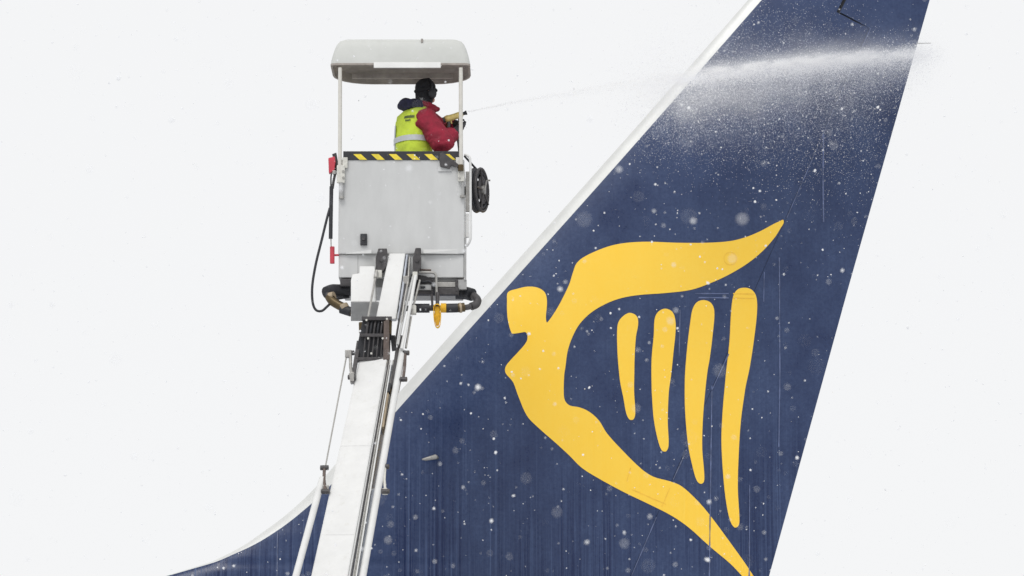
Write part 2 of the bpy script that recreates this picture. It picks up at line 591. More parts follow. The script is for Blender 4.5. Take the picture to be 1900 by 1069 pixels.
STR = [[(1165.7, 581), (1151, 592), (1145.5, 606), (1145.5, 650), (1148, 685), (1151, 711), (1156.6, 738), (1162, 767), (1168, 778.5), (1175, 778.5),
        (1178.7, 768), (1176.6, 727), (1177, 691), (1177.4, 666), (1180, 625), (1184, 603), (1183, 590), (1176.8, 583)],
       [(1232.5, 573), (1220, 580), (1214.5, 593), (1213, 622), (1209, 666), (1209, 717), (1210, 740), (1213, 778), (1220, 814), (1228, 836), (1236, 837.5),
        (1240.6, 826), (1239, 782), (1241, 727), (1245, 698), (1250, 650), (1253.8, 609), (1251.6, 587), (1245, 576.5)],
       [(1305.7, 557), (1293, 561), (1285, 574), (1281, 596), (1275.4, 641), (1271.6, 685), (1270.5, 709), (1271, 760), (1276.6, 825), (1285.7, 869),
        (1293, 892), (1300, 898), (1306, 894), (1306.5, 876), (1303, 833), (1304, 782), (1308, 731), (1313, 687), (1316.8, 666), (1323, 615), (1325.4, 577), (1319, 562)],
       [(1383, 534), (1369, 537), (1360.7, 549), (1356.6, 577), (1353.4, 634), (1347, 692), (1345.5, 709), (1341, 760), (1338.5, 818), (1342, 884),
        (1347.6, 934), (1355, 967), (1363, 979), (1370, 976), (1372, 964), (1369, 905), (1371, 836), (1375, 778), (1382, 727), (1384, 715),
        (1391.6, 679), (1401, 615), (1405, 571), (1402.7, 549), (1395, 538)]]
draped('harp_figure', closed_smooth(FIG, 4), M_YEL)
for s in STR:
    draped('harp_string', closed_smooth(s, 4), M_YEL)


def ribbon(name, pts, width_px, material, off=0.0065):
    """a narrow line lying on the fin skin"""
    q = []
    for (x0, y0), (x1, y1) in zip(pts, pts[1:]):
        k = max(2, int(math.hypot(x1 - x0, y1 - y0) / 8))
        for i in range(k):
            q.append((x0 + (x1 - x0) * i / k, y0 + (y1 - y0) * i / k))
    q.append(pts[-1])
    vv, ff = [], []
    for i, (x, y) in enumerate(q):
        a, b = q[max(i - 1, 0)], q[min(i + 1, len(q) - 1)]
        d = math.hypot(b[0] - a[0], b[1] - a[1]) or 1
        nx, ny = -(b[1] - a[1]) / d, (b[0] - a[0]) / d
        w_ = width_px * 0.5 * (0.6 + 0.8 * random.random())
        vv += [on_fin(x + nx * w_, y + ny * w_, off), on_fin(x - nx * w_, y - ny * w_, off)]
        if i:
            k = 2 * i
            ff.append((k - 2, k - 1, k + 1, k))
    me = bpy.data.meshes.new(name)
    me.from_pydata(vv, [], ff)
    return link(name, me, material, tail)


for pts, wd in ((((1321, 716), (1319, 850), (1316, 1075)), 2.2), (((1528, 240), (1527, 330), (1528, 412)), 2.4), (((1446, 478), (1447, 700), (1445, 830)), 2.0),
                (((1262, 575), (1260, 660)), 1.6), (((1391, 900), (1390, 1075)), 2.2), (((1418, 505), (1417, 560)), 1.5)):
    ribbon('fluid_run', pts, wd, M_RUN)
ribbon('panel_seam', ((1290, 545), (1352, 545)), 2.0, M_RUN)
ribbon('panel_seam', ((1296, 552.5), (1352, 553)), 2.0, M_RUN)
ribbon('panel_seam', ((1360, 545), (1400, 546)), 1.8, M_SEAMY)
ribbon('panel_seam', ((1360, 553), (1400, 554)), 1.8, M_SEAMY)
ribbon('panel_seam', [(1355 + 12 * math.cos(a), 480 + 12 * math.sin(a)) for a in np.linspace(0, 6.283, 13)], 1.0, M_SEAMY)
ribbon('panel_seam', ((1170, 868), (1163, 893)), 1.2, M_SEAMY)
ribbon('panel_seam', ((1172, 908), (1236, 936)), 1.2, M_SEAMY)
ribbon('panel_seam', ((1243, 905), (1228, 940)), 1.2, M_SEAMY)
ribbon('panel_seam', ((515, 987), (514, 1100)), 1.4, M_SEAM)
# rudder hinge seam shows as a thin pale line
ribbon('hinge_seam', ((1616, 52), (1566, 160), (1460, 404)), 1.6, M_RUN)
ribbon('hinge_seam', ((1352, 657), (1320, 726)), 1.8, M_RUN)
ribbon('hinge_seam', ((1271, 842), (1249, 890)), 1.6, M_SEAM)
ribbon('hinge_seam', ((1218, 960), (1172, 1068)), 1.6, M_RUN)
# static wick on the trailing edge
bm = bmesh.new()
p = P(1694, 80.5, 0)
tube_bm(bm, [p + Vector((-0.05, 0, 0)), p + Vector((0.08, 0, 0)), p + Vector((0.21, 0, 0.002))], [0.008, 0.006, 0.004], 8)
fin_bm('static_wick', bm, M_GREYD, rud, True)
# small pitot probe standing off the fin
bm = bmesh.new()
b0 = on_fin(808, 846, -0.01)
t0 = b0 + Vector((0.01, -0.09, 0.0))
v0 = P(812, 847, t0.y); v1 = P(790, 852, t0.y); v2 = P(783, 852.5, t0.y)
tube_bm(bm, [v0, v0 + (v1 - v0) * 0.15, v1, v2], [0.012, 0.03, 0.02, 0.008], 10)
tube_bm(bm, [b0 + Vector((0.02, 0, -0.02)), (v0 * 0.7 + v1 * 0.3)], [0.022, 0.014], 8)
fin_bm('pitot_probe', bm, M_STEEL, tail, True)
# the fuselage the fin stands on, below the picture
bm = bmesh.new()
rings = []
for x, zc, r in ((-16, 3.25, 1.62), (-9, 3.3, 1.55), (-4, 3.5, 1.3), (0, 3.85, 0.95), (3.5, 4.2, 0.6), (5.5, 4.45, 0.25)):
    rings.append([bm.verts.new((x, r * math.cos(a), zc + r * math.sin(a))) for a in np.linspace(0, 2 * math.pi, 33)[:-1]])
for a, b in zip(rings, rings[1:]):
    for k in range(32):
        bm.faces.new([a[k], a[(k + 1) % 32], b[(k + 1) % 32], b[k]])
bm.faces.new(rings[0]); bm.faces.new(rings[-1][::-1])
fin_bm('fuselage', bm, M_FUS, tail, True)

# ================================================================== DE-ICING LIFT
lift = thing('deicing_lift', 'white boom lift with grey canopied basket beside the tail', 'boom lift')
YB = -3.5                                        # near face of the basket
KB = S(YB, 400)
ZB = lambda py: P(950, py, YB).z
XB = lambda px, py=400: P(px, py, YB).x
BD = 1.05                                        # basket depth

# --- basket tub: four walls, floor, rolled top edge
xl, xr = XB(628), XB(861.5)
ztop, zgro, zbot = ZB(296), ZB(471), ZB(514)
bm = bmesh.new()


def wbox(bm, x0, x1, y0, y1, z0, z1):
    v = [bm.verts.new(c) for c in ((x0, y0, z0), (x1, y0, z0), (x1, y1, z0), (x0, y1, z0), (x0, y0, z1), (x1, y0, z1), (x1, y1, z1), (x0, y1, z1))]
    for f in ((0, 3, 2, 1), (4, 5, 6, 7), (0, 1, 5, 4), (1, 2, 6, 5), (2, 3, 7, 6), (3, 0, 4, 7)):
        bm.faces.new([v[i] for i in f])


def boxpart(name, x0, x1, y0, y1, z0, z1, material, parent, r=0.006):
    bm = bmesh.new()
    wbox(bm, x0, x1, y0, y1, z0, z1)
    bevel(bm, r)
    return fin_bm(name, bm, material, parent)


basket = boxpart('basket', xl, xr, YB, YB + 0.045, zgro, ztop, M_GREY, lift, 0.012)
boxpart('side_panel', xr - 0.04, xr - 0.003, YB + 0.048, YB + BD - 0.05, zgro - 0.02, ztop - 0.004, M_GREY, basket)
boxpart('side_panel', xl + 0.003, xl + 0.04, YB + 0.048, YB + BD - 0.05, zgro - 0.02, ztop - 0.004, M_GREY, basket)
boxpart('far_panel', xl, xr, YB + BD - 0.045, YB + BD, zgro, ztop, M_GREY, basket)
boxpart('skirt', xl + 0.004, xr - 0.004, YB + 0.03, YB + BD - 0.02, zbot, zgro - 0.004, M_GREY, basket, 0.008)
# pressed flanges over the skirt
for x0, x1, o0, o1 in ((642, 690, 0.004, 0.03), (786, 851, 0.03, 0.004)):
    bm = bmesh.new()
    za, zb_ = ZB(463), ZB(471)
    xa, xb = XB(x0), XB(x1)
    hexa(bm, [(xa, YB - o0, zb_), (xb, YB - o1, zb_), (xb, YB - 0.001, za), (xa, YB - 0.001, za),
              (xa, YB + 0.005, zb_), (xb, YB + 0.005, zb_), (xb, YB + 0.005, za), (xa, YB + 0.005, za)])
    fin_bm('flange', bm, M_GREY, basket)
boxpart('latch', XB(669), XB(681.5), YB - 0.03, YB + 0.004, ZB(455.5), ZB(434.5), M_RUB, basket, 0.006)
boxpart('latch_bolt', XB(672.5), XB(678), YB - 0.042, YB - 0.029, ZB(447), ZB(442), M_DARK, basket, 0.003)
boxpart('seam', XB(664), XB(665), YB + 0.0275, YB + 0.035, ZB(513), ZB(473), M_GREYD, basket, 0)
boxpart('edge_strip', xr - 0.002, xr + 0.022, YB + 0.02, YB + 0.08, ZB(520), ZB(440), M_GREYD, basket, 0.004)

# --- hazard strip
haz = boxpart('hazard_strip', XB(636), XB(856), YB - 0.012, YB + 0.05, ZB(297), ZB(281), M_HZB, lift, 0.004)
for i in range(6):
    x = 655.5 + 32.9 * i
    slab('yellow_stripe', [(x, 286), (x + 14, 286), (x + 25.5, 296.5), (x + 11.5, 296.5)], YB - 0.016, 0.006, M_HZY, haz, 0)
boxpart('far_rail', XB(640), XB(852), YB + BD - 0.04, YB + BD, ztop + 0.002, ztop + 0.07, M_HZB, lift, 0.004)

# --- corner brackets, sockets and canopy posts
for side, xc, pw in ((-1, 630.5, 7.5), (1, 855.5, 7.5)):
    br = boxpart('post_bracket', XB(xc - 6), XB(xc + 9 if side < 0 else xc + 6), YB - 0.05, YB - 0.013, ZB(341 if side < 0 else 338), ZB(308), M_BEIGE, lift, 0.008)
    boxpart('bracket_ear', XB(xc + (4 if side < 0 else -10)), XB(xc + (14 if side < 0 else -2)), YB - 0.034, YB - 0.0135, ZB(313), ZB(293), M_BEIGE, br, 0.006)
    for k, yb in enumerate((318, 330)):
        c = P(xc + (6.5 if side < 0 else -3), yb, YB - 0.05)
        bm = bmesh.new()
        tube_bm(bm, [c + Vector((0, 0.006, 0)), c + Vector((0, -0.012, 0))], 0.013, 8)
        fin_bm('bolt', bm, M_STEEL, br)
    lo = 369 if side < 0 else 367
    tube('post_stub', [P(xc + 3, 339, YB - 0.03), P(xc + 3, lo, YB - 0.03)], 0.024 if side < 0 else 0.013, M_GREYD, br)
    tube('stub_collar', [P(xc + 3, lo - 4, YB - 0.03), P(xc + 3, lo, YB - 0.03)], 0.03, M_STEEL, br)
    tube('canopy_post', [P(xc, 322, YB - 0.032), P(xc - 0.5 * side, 200, YB - 0.03), P(xc - 0.5 * side, 126, YB - 0.03)], pw * 0.5 / KB, M_POST, lift)
    # far posts stand exactly behind, carrying the canopy's far rim
strap = slab('latch_strap', [(816, 284), (823, 283), (852, 306), (850, 312), (838, 306), (834, 313), (817, 309), (815, 297)], YB - 0.045, 0.028, M_DARK, lift, 0.004)
slab('lock_plate', rect(813, 309, 838, 318), YB - 0.016, 0.01, M_GREY, strap, 0.002)
tube('clamp_knob', [P(855, 306, YB - 0.07), P(855, 317, YB - 0.07)], 0.032, M_BRASS, lift)

# --- canopy: a moulded tray, open underneath
def rrect(w, y0, y1, rn, rf, n=7, bow=0.0):
    """plan outline: near corners radius rn, far corners radius rf"""
    pts = []
    for cx, cy, r, a0 in ((w - rn, y0 + rn, rn, -90), (w - rf, y1 - rf, rf, 0), (-w + rf, y1 - rf, rf, 90), (-w + rn, y0 + rn, rn, 180)):
        for k in range(n):
            a = math.radians(a0 + 90 * k / (n - 1))
            pts.append((cx + r * math.cos(a), cy + r * math.sin(a)))
    return pts


cx = XB(743, 120)
zc0, zc1 = ZB(119.5), ZB(72)
cw = 0.5 * 261 / KB
YC = YB - 0.06
prof = [(0.0, 0.0, 0), (0.016, 0.28, 0), (0.042, 0.60, 0), (0.064, 0.78, 0), (0.092, 0.91, 0), (0.135, 0.985, 0), (0.20, 1.01, 0), (0.32, 1.02, 0)]
bm = bmesh.new()
rings = []
CDP = 0.93
for ins, hz, _ in prof:
    rings.append([bm.verts.new((cx + x, y, zc0 + (zc1 - zc0) * hz)) for x, y in
                  rrect(cw - ins, YC + ins * 0.55, YC + CDP - ins, 0.06, 0.42 - 0.3 * min(ins, 0.2))])
inner = []
for ins, hz in ((0.0, -0.07), (0.022, -0.07), (0.022, 0.02), (0.05, 0.25), (0.10, 0.36), (0.26, 0.42)):
    inner.append([bm.verts.new((cx + x, y, zc0 + (zc1 - zc0) * hz)) for x, y in
                  rrect(cw - ins, YC + ins, YC + CDP - ins, 0.055, 0.41 - 0.3 * min(ins, 0.2))])
n = len(rings[0])


def bridge(a, b, mi):
    for k in range(len(a)):
        f = bm.faces.new([a[k], a[(k + 1) % len(a)], b[(k + 1) % len(a)], b[k]])
        f.material_index = mi
        f.smooth = True


for a, b in zip(rings, rings[1:]):
    bridge(a, b, 0)
bm.faces.new(rings[-1])
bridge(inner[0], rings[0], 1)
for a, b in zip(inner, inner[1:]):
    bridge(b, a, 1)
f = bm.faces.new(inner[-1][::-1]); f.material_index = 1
can = fin_bm('canopy', bm, [M_CAN, M_CANI], lift)
mark_sharp(can.data, 35)
boxpart('canopy_lip', XB(694, 120), XB(818, 120), YC - 0.012, YC + 0.012, ZB(128.5), ZB(118.5), M_LIP, can, 0.004)
boxpart('canopy_rib', cx - cw + 0.2, cx + cw - 0.2, YC + 0.70, YC + 0.74, zc0 - 0.002, zc0 + 0.05, M_CANI, can, 0.005)
boxpart('canopy_seam', XB(781, 90), XB(785, 90), YC + 0.03, YC + 0.06, ZB(80), ZB(73), M_CANI, can, 0.003)

# --- handrail and hose reel on the right-hand wall
px_tube('handrail', [(862, 287, YB + .03), (869, 290, YB + .02), (872.5, 300, YB), (873, 360, YB), (873.5, 430, YB), (872, 447, YB + .01), (866, 457, YB + .04)],
        4.6, M_WHITE, lift, True)
reel = thing('hose_reel_tmp', '', '')
bpy.data.objects.remove(reel)
RC = P(888, 353, YB + 0.32)
RR = 0.5 * 86 / KB
ax = Vector((math.cos(math.radians(17)), -math.sin(math.radians(17)), 0))     # reel axle, turned a little to the camera
e1 = Vector((0, 0, 1)); e2 = ax.cross(e1).normalized()


def ring_pts(off, r, n=28):
    return [RC + ax * off + (e1 * math.cos(a) + e2 * math.sin(a)) * r for a in np.linspace(0, 2 * math.pi, n)]


bm = bmesh.new()
for off in (-0.035, 0.035):
    tube_bm(bm, ring_pts(off, RR - 0.016), 0.016, 8)
reel = fin_bm('hose_reel', bm, M_DARK, lift, True)
for i, (off, rr_) in enumerate(((-0.028, 0.80), (0.0, 0.82), (0.028, 0.79), (-0.014, 0.9), (0.016, 0.9))):
    bm = bmesh.new()
    tube_bm(bm, ring_pts(off, RR * rr_), 0.0165, 8)
    fin_bm('hose_coil', bm, M_RUB, reel, True)
for off in (-0.05, 0.05):
    for k in range(5):
        a = k * 2 * math.pi / 5 + 0.35
        d = e1 * math.cos(a) + e2 * math.sin(a)
        tube('spoke', [RC + ax * off + d * 0.04, RC + ax * off + d * (RR - 0.02)], 0.012, M_DARK, reel, 6)
for off in (-0.042, 0.042):
    tube('reel_plate', [RC + ax * (off - .004), RC + ax * (off + .004)], RR * 0.62, M_DARK, reel, 24)
tube('hub', [RC - ax * 0.17, RC + ax * 0.07], 0.05, M_STEEL, reel, 12)
tube('crank', [RC + ax * 0.07, RC + ax * 0.09 + e1 * 0.10, RC + ax * 0.13 + e1 * 0.10], 0.01, M_STEEL, reel, 8)
px_tube('feed_hose', [(862, 290, YB + .1), (872, 301, YB + .2), (884, 314, YB + .3)], 4, M_RUB, reel, True)
slab('pipe_clip', rect(864, 318, 871.5, 392), YB + 0.05, 0.05, M_STEEL, lift, 0.004)
slab('conduit_box', rect(863.5, 396, 870, 440), YB + 0.05, 0.05, M_WHITE, lift, 0.004)

# --- left-hand fittings: red valve, lance holder, drip hose
val = slab('red_valve', [(609, 293), (621, 290), (622.5, 300), (620, 318), (610, 321)], YB - 0.02, 0.09, M_RED, lift, 0.008)
slab('valve_clamp', [(616, 286), (624, 283), (627, 300), (624, 322), (621, 328), (620, 300)], YB + 0.08, 0.06, M_DARK, val, 0.004)
slab('valve_pin', rect(617, 316, 623, 323), YB - 0.045, 0.04, M_STEEL, val, 0.004)
slab('valve_bracket', rect(620, 300, 630, 307), YB + 0.02, 0.04, M_DARK, val, 0.003)
px_tube('lance_tail', [(615, 321, YB - .01), (614, 330, YB - .01), (614, 345, YB - .01)], 3, M_DARK, lift)
px_tube('lance_tail', [(622, 322, YB - .01), (619, 336, YB - .01), (617, 350, YB - .01)], 5, M_DARK, lift)
px_tube('lance_grip', [(615, 346, YB - .01), (614, 400, YB - .01), (613.5, 443, YB - .01)], 7.5, M_RUB, lift)
px_tube('lance_rod', [(614, 442, YB - .01), (614.5, 460, YB - .01)], 2.2, M_STEEL, lift)
tee = px_tube('red_tee', [(616.5, 458, YB - .01), (616.5, 489, YB - .01)], 9, M_RED, lift)
px_tube('tee_stub', [(617, 473.5, YB - .01), (628, 473.5, YB + .02)], 4, M_RED, tee)
px_tube('hanging_hose', [(612, 386, YB), (606, 408, YB - .02), (597, 445, YB - .03), (586, 490, YB - .04), (579.5, 530, YB - .04), (580, 560, YB - .04), (586, 575, YB - .04),
                         (597, 577, YB - .03), (608, 568, YB), (622, 556, YB + .08), (648, 551, YB + .15)], 4.8, M_RUB, lift, True)

# --- underframe below the basket
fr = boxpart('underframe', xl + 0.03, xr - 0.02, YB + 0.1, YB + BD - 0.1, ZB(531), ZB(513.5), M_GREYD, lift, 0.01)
boxpart('cross_beam', XB(758), XB(862), YB + 0.04, YB + 0.10, ZB(531.5), ZB(522.5), M_STEEL, fr, 0.004)
boxpart('cross_beam', XB(763), XB(852), YB + 0.02, YB + 0.12, ZB(546), ZB(533), M_DARK, fr, 0.006)
boxpart('cross_beam', XB(632), XB(652), YB + 0.02, YB + 0.12, ZB(530), ZB(517), M_DARK, fr, 0.006)
boxpart('hanger', XB(845), XB(850), YB + 0.015, YB + 0.09, ZB(540), ZB(517), M_DARK, fr, 0.003)
boxpart('hanger', XB(850), XB(866), YB + 0.03, YB + 0.10, ZB(536), ZB(518), M_GREYD, fr, 0.004)
slab('valve_block', [(763, 508), (790, 512), (806, 520), (806, 545), (763, 545)], YB - 0.02, 0.09, M_DARK, fr, 0.008)
slab('valve_block', rect(776, 528, 800, 538), YB - 0.05, 0.03, M_GREYD, fr, 0.004)
slab('valve_block', rect(780, 531, 789, 535.5), YB - 0.06, 0.012, M_RUB, fr, 0.002)
px_tube('hydraulic_hose', [(772, 520, YB - .05), (784, 523, YB - .06), (796, 522, YB - .06), (805, 530, YB - .06), (806, 548, YB - .05)], 4.5, M_RUB, fr, True)
px_tube('guard_loop', [(771, 504.5, YB - .08), (790, 505.5, YB - .08), (803, 506, YB - .08), (808.5, 510, YB - .08), (809.5, 520, YB - .08), (810, 552, YB - .08)], 5, M_STEEL, lift, True)
px_tube('guard_loop', [(768, 499, YB - .06), (785, 501, YB - .06), (800, 501.5, YB - .06)], 4, M_BROWN, lift, True)

# bumper bar looping under the basket, padded at its bends
px_tube('bumper_bar', [(655, 541, YB + .18), (625, 540, YB + .17), (611, 543, YB + .1), (612, 553, YB + .02), (626, 566, YB - .05), (645, 574, YB - .09), (700, 575, YB - .1),
                       (765, 572, YB - .1), (850, 571.5, YB - .09), (875, 568, YB - .06), (885, 560, YB), (880, 548, YB + .1), (866, 543, YB + .17), (840, 542, YB + .18)],
        11, M_DARK, lift, True)
px_tube('bumper_pad', [(651, 538, YB + .17), (632, 540, YB + .16), (616, 540, YB + .12), (606, 544, YB + .07)], 25, M_RUB, lift, True, 14)
px_tube('bumper_pad', [(846, 543, YB + .17), (864, 544, YB + .16), (876, 547, YB + .1)], 24, M_RUB, lift, True, 14)
px_tube('bumper_pad', [(765, 572, YB - .1), (797, 572, YB - .1)], 17, M_RUB, lift, False, 14)
px_tube('bumper_pad', [(828, 572, YB - .1), (849, 571.5, YB - .09)], 17, M_RUB, lift, False, 14)
px_tube('bumper_pad', [(633, 573, YB - .06), (652, 579, YB - .09)], 18, M_RUB, lift, False, 14)
px_tube('hose_fitting', [(611, 551, YB + .02), (617, 559, YB - .02), (628, 566, YB - .05), (638, 571, YB - .07)], 17, M_BRASS, lift, True, 12)
px_tube('hose_fitting', [(849, 571.5, YB - .09), (862, 570, YB - .08)], 17, M_BRASS, lift, False, 12)
px_tube('hose_fitting', [(879, 549, YB + .07), (886, 557, YB + .01), (883, 565, YB - .03), (874, 569, YB - .06)], 15, M_DARK, lift, True, 12)
px_tube('hose_collar', [(612, 552, YB + .02), (620, 550, YB + .0)], 19, M_TAN, lift, False, 12)
px_tube('hose_collar', [(636, 567, YB - .06), (640, 574, YB - .07)], 20, M_TAN, lift, False, 12)
px_tube('hose_collar', [(852, 571.5, YB - .088), (856, 571, YB - .085)], 19, M_TAN, lift, False, 12)
px_tube('marker_sleeve', [(818, 571.5, YB - .1), (828, 571.5, YB - .1)], 17.6, M_SLING, lift, False, 14)
px_tube('sling_shackle', [(812, 543, YB - .13), (811.5, 569, YB - .16)], 7, M_DARK, lift)
px_tube('sling_shackle', [(801, 546, YB - .12), (802.5, 572, YB - .13)], 4.5, M_DARK, lift)
# yellow sling: a flat webbing loop
bm = bmesh.new()
loop = []
for x, y in ((805, 567), (804, 580), (805, 595), (808, 606), (812, 609), (816, 606), (818, 595), (818.5, 580), (817, 567), (811, 564)):
    loop.append((x, y))
loop = closed_smooth(loop, 3)
rg = []
for i, (x, y) in enumerate(loop):
    c = P(811.5, 585, YB - .17)
    q = P(x, y, YB - .17)
    inn = q + (c - q).normalized() * 0.012
    rg.append([bm.verts.new(v) for v in (q + Vector((0, -.025, 0)), q + Vector((0, .025, 0)), inn + Vector((0, .025, 0)), inn + Vector((0, -.025, 0)))])
for a, b in zip(rg, rg[1:] + rg[:1]):
    for k in range(4):
        bm.faces.new([a[k], a[(k + 1) % 4], b[(k + 1) % 4], b[k]])
fin_bm('yellow_sling', bm, M_SLING, lift)
slab('sling_tail', [(806, 568), (816, 568), (817, 592), (814, 604), (809, 604), (806, 594)], YB - .165, 0.03, M_SLING, lift, 0.005)

# --- upper arm (jib) that carries the basket
YT, YBT = -4.05, -5.9                              # boom head and where it leaves the picture


def YBM(py):
    return YT + (py - 640.0) / (1069.0 - 640.0) * (YBT - YT)


def YJ(x, y):                                      # the upper arm leans back from the knuckle to the basket
    return (YB - 0.12) + (y - 470.0) / (592.0 - 470.0) * (YT + 0.17 - YB + 0.12)


jib = slab('upper_arm', [(722, 470), (752.5, 470), (735, 592), (697, 592)], None, 0.17, M_WHITE, lift, 0.012, YJ)
slab('arm_side_strip', [(753.5, 472), (757, 472), (742, 592), (737, 592)], None, 0.14, M_BLUEG, lift, 0.003, lambda x, y: YJ(x, y) + 0.015)
cov = slab('arm_cover', [(667, 494), (696, 494), (697, 560), (651, 560), (651, 520), (654, 509), (667, 507)], None, 0.2, M_WHITE, lift, 0.008,
           lambda x, y: YJ(x, y) + 0.02)
# its sloping underside; the shade on this white cover is put in as grey
bm = bmesh.new()
a0, a1 = P(651, 560.5, YJ(0, 560) + .02), P(703, 560.5, YJ(0, 560) + .02)
b0_, b1_ = P(651, 596, YJ(0, 560) + .20), P(700, 596, YJ(0, 560) + .20)
dv = Vector((0, .02, .012))
hexa(bm, [b0_, b1_, a1, a0, b0_ + dv, b1_ + dv, a1 + dv, a0 + dv])
bevel(bm, 0.003, 1)
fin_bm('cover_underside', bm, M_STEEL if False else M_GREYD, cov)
for x0, x1, y0, y1 in ((697, 718, 461, 503), (766, 781, 460, 506)):
    pv = slab('pivot_lug', [(x0 + 5, y0), (x1, y0), (x1, y1 - 10), (x1 - 7, y1), (x0, y1), (x0, y0 + 18)], YB - 0.17, 0.13, M_DARK, lift, 0.006)
    c = P((x0 + x1) / 2, (y0 + y1) / 2, YB - 0.17)
    bm = bmesh.new()
    tube_bm(bm, [c, c + Vector((0, -0.02, 0))], 0.022, 12)
    fin_bm('pivot_pin', bm, M_DARK, pv)
    slab('clevis', rect((x0 + x1) / 2 - 8, y1 - 2, (x0 + x1) / 2 + 1, y1 + 12), YB - 0.19, 0.06, M_BEIGE, pv, 0.004)
px_tube('stay_rod', [(698, 508, YB - .18), (690, 550, YB - .4), (683, 590, YB - .62)], 4.2, M_STEEL, lift)
px_tube('stay_rod_end', [(699, 503, YB - .17), (697, 516, YB - .22)], 8, M_STEEL, lift)
px_tube('stay_rod', [(771, 512, YB - .2), (757, 590, YB - .45), (745, 648, YT - .12)], 6.5, M_WHITE, lift)
px_tube('stay_rod', [(767, 512, YB - .16), (748, 590, YB - .4), (738, 640, YT - .08)], 5, M_GREY, lift)
px_tube('stay_rod', [(779, 520, YB - .16), (764, 580, YB - .34), (753, 646, YT - .04)], 4, M_STEEL, lift)
px_tube('arm_cable', [(757, 498, YB - .12), (752, 530, YB - .22), (741, 592, YB - .45), (733, 640, YT)], 4, M_DARK, lift, True)
px_tube('arm_cable', [(760, 478, YB - .1), (757, 520, YB - .2), (750, 560, YB - .35), (745, 600, YB - .45)], 4, M_STEEL, lift, True)
slab('rod_bracket', rect(748, 512, 759, 527), YB - 0.22, 0.1, M_STEEL, lift, 0.005)
slab('rod_bracket', rect(760, 566, 772, 582), YB - 0.33, 0.1, M_BEIGE, lift, 0.005)
slab('rod_bracket', rect(763, 512, 770, 545), YB - 0.13, 0.05, M_DARK, lift, 0.004)

# --- knuckle: dark cage full of hoses
kn = slab('knuckle', [(674, 589), (725, 589), (722, 668), (658, 668), (668, 616)], None, 0.2, M_HZB, lift, 0.006, lambda x, y: YBM(660) + 0.03)
for yy, x0, x1, hh in ((587, 671, 727, 7), (619, 667, 723, 6), (663, 661, 721, 6)):
    slab('cage_bar', rect(x0, yy, x1, yy + hh), YBM(660) - 0.045, 0.05, M_DARK, kn, 0.004)
for i in range(6):
    xa = 679 + i * 6.6
    px_tube('cage_hose', [(xa + 6, 590, YBM(660) + .01), (xa + 3, 606, YBM(660) - .015), (xa + 1, 622, YBM(660) - .005)], 4.6, M_RUB if i % 2 else M_DARK, kn, True, 8)
for i in range(5):
    xa = 677 + i * 8
    px_tube('cage_bar', [(xa + 1, 626, YBM(660) - .02), (xa - 2.5, 664, YBM(660) - .02)], 3.6, M_DARK, kn, False, 8)
for x, y in ((680, 594), (718, 592), (683, 628), (689, 656), (710, 628)):
    c = P(x, y, YBM(660) - 0.05)
    bm = bmesh.new()
    tube_bm(bm, [c + Vector((0, .02, 0)), c + Vector((0, -.01, 0))], 0.011, 8)
    fin_bm('cage_bolt', bm, M_BEIGE, kn)
slab('cage_side', [(712, 596), (722, 592), (722, 668), (711, 668)], None, 0.1, M_BROWN, kn, 0.004, lambda x, y: YBM(660) - 0.06)
slab('cage_side', [(722, 594), (727, 594), (726, 620), (722, 620)], None, 0.1, M_BRASS, kn, 0.003, lambda x, y: YBM(660) + 0.0)
slab('warning_block', [(665.5, 598), (673, 597), (671, 617), (666, 617)], YBM(605) + 0.02, 0.08, M_BRASS, kn, 0.004)
slab('knuckle_strut', [(662, 632), (670, 632), (660, 690), (656.5, 711), (650, 708)], None, 0.09, M_DARK, kn, 0.004, lambda x, y: YBM(y) - 0.02)
slab('knuckle_strut', [(724, 622), (733, 622), (736, 648), (727, 650)], None, 0.09, M_RUB, kn, 0.004, lambda x, y: YBM(y) + 0.0)

# --- main boom: tapered box beam down to the truck
A0 = P(693, 662, YBM(662)); A1 = P(611, 1069, YBT)
d = (A0 - A1).normalized()
A2 = A1 - d * ((A1.z - 2.3) / d.z)                 # foot of the boom, far below the picture
nf = Vector((0, -1, 0)); nf = (nf - d * nf.dot(d)).normalized()
rotm = Matrix.Rotation(math.radians(-13), 3, d)
nf = rotm @ nf
sv = d.cross(nf)
if sv.x < 0:
    sv = -sv


def beam(name, p0, p1, w0, w1, h0, h1, material, parent, r=0.01, off=0.0):
    bm = bmesh.new()
    pts = []
    for p, w_, h_ in ((p0, w0, h0), (p1, w1, h1)):
        for a, b in ((-1, 0), (1, 0), (1, 1), (-1, 1)):
            pts.append(p + sv * (a * w_ / 2) - nf * (b * h_ + off))
    hexa(bm, pts)
    bmesh.ops.recalc_face_normals(bm, faces=bm.faces[:])
    bevel(bm, r)
    return fin_bm(name, bm, material, parent)


L12 = (A0 - A1).length; LL = (A0 - A2).length
wt, wbm = 54 / S(YBM(668), 668), 71 / S(YBT, 1069)
wf = wt + (wbm - wt) * LL / L12
boom = beam('main_boom', A2, A0, wf, wt, 0.42, 0.26, M_WHITE, lift, 0.018)


def along(t, side, out=0.0):
    """point on the boom: t from its head (0) to the picture's edge (1), side in metres, out from the face"""
    return A0 + (A1 - A0) * t + sv * side + nf * out


def wid(t):
    return 0.5 * (wt + (wbm - wt) * t)


def side_beam(name, t0, t1, s0, s1, wpx, hgt, out, material, parent, r=0.004):
    p0 = along(t1, wid(t1) + s1, out); p1 = along(t0, wid(t0) + s0, out)
    return beam(name, p0, p1, wpx, wpx, hgt, hgt, material, parent, r)


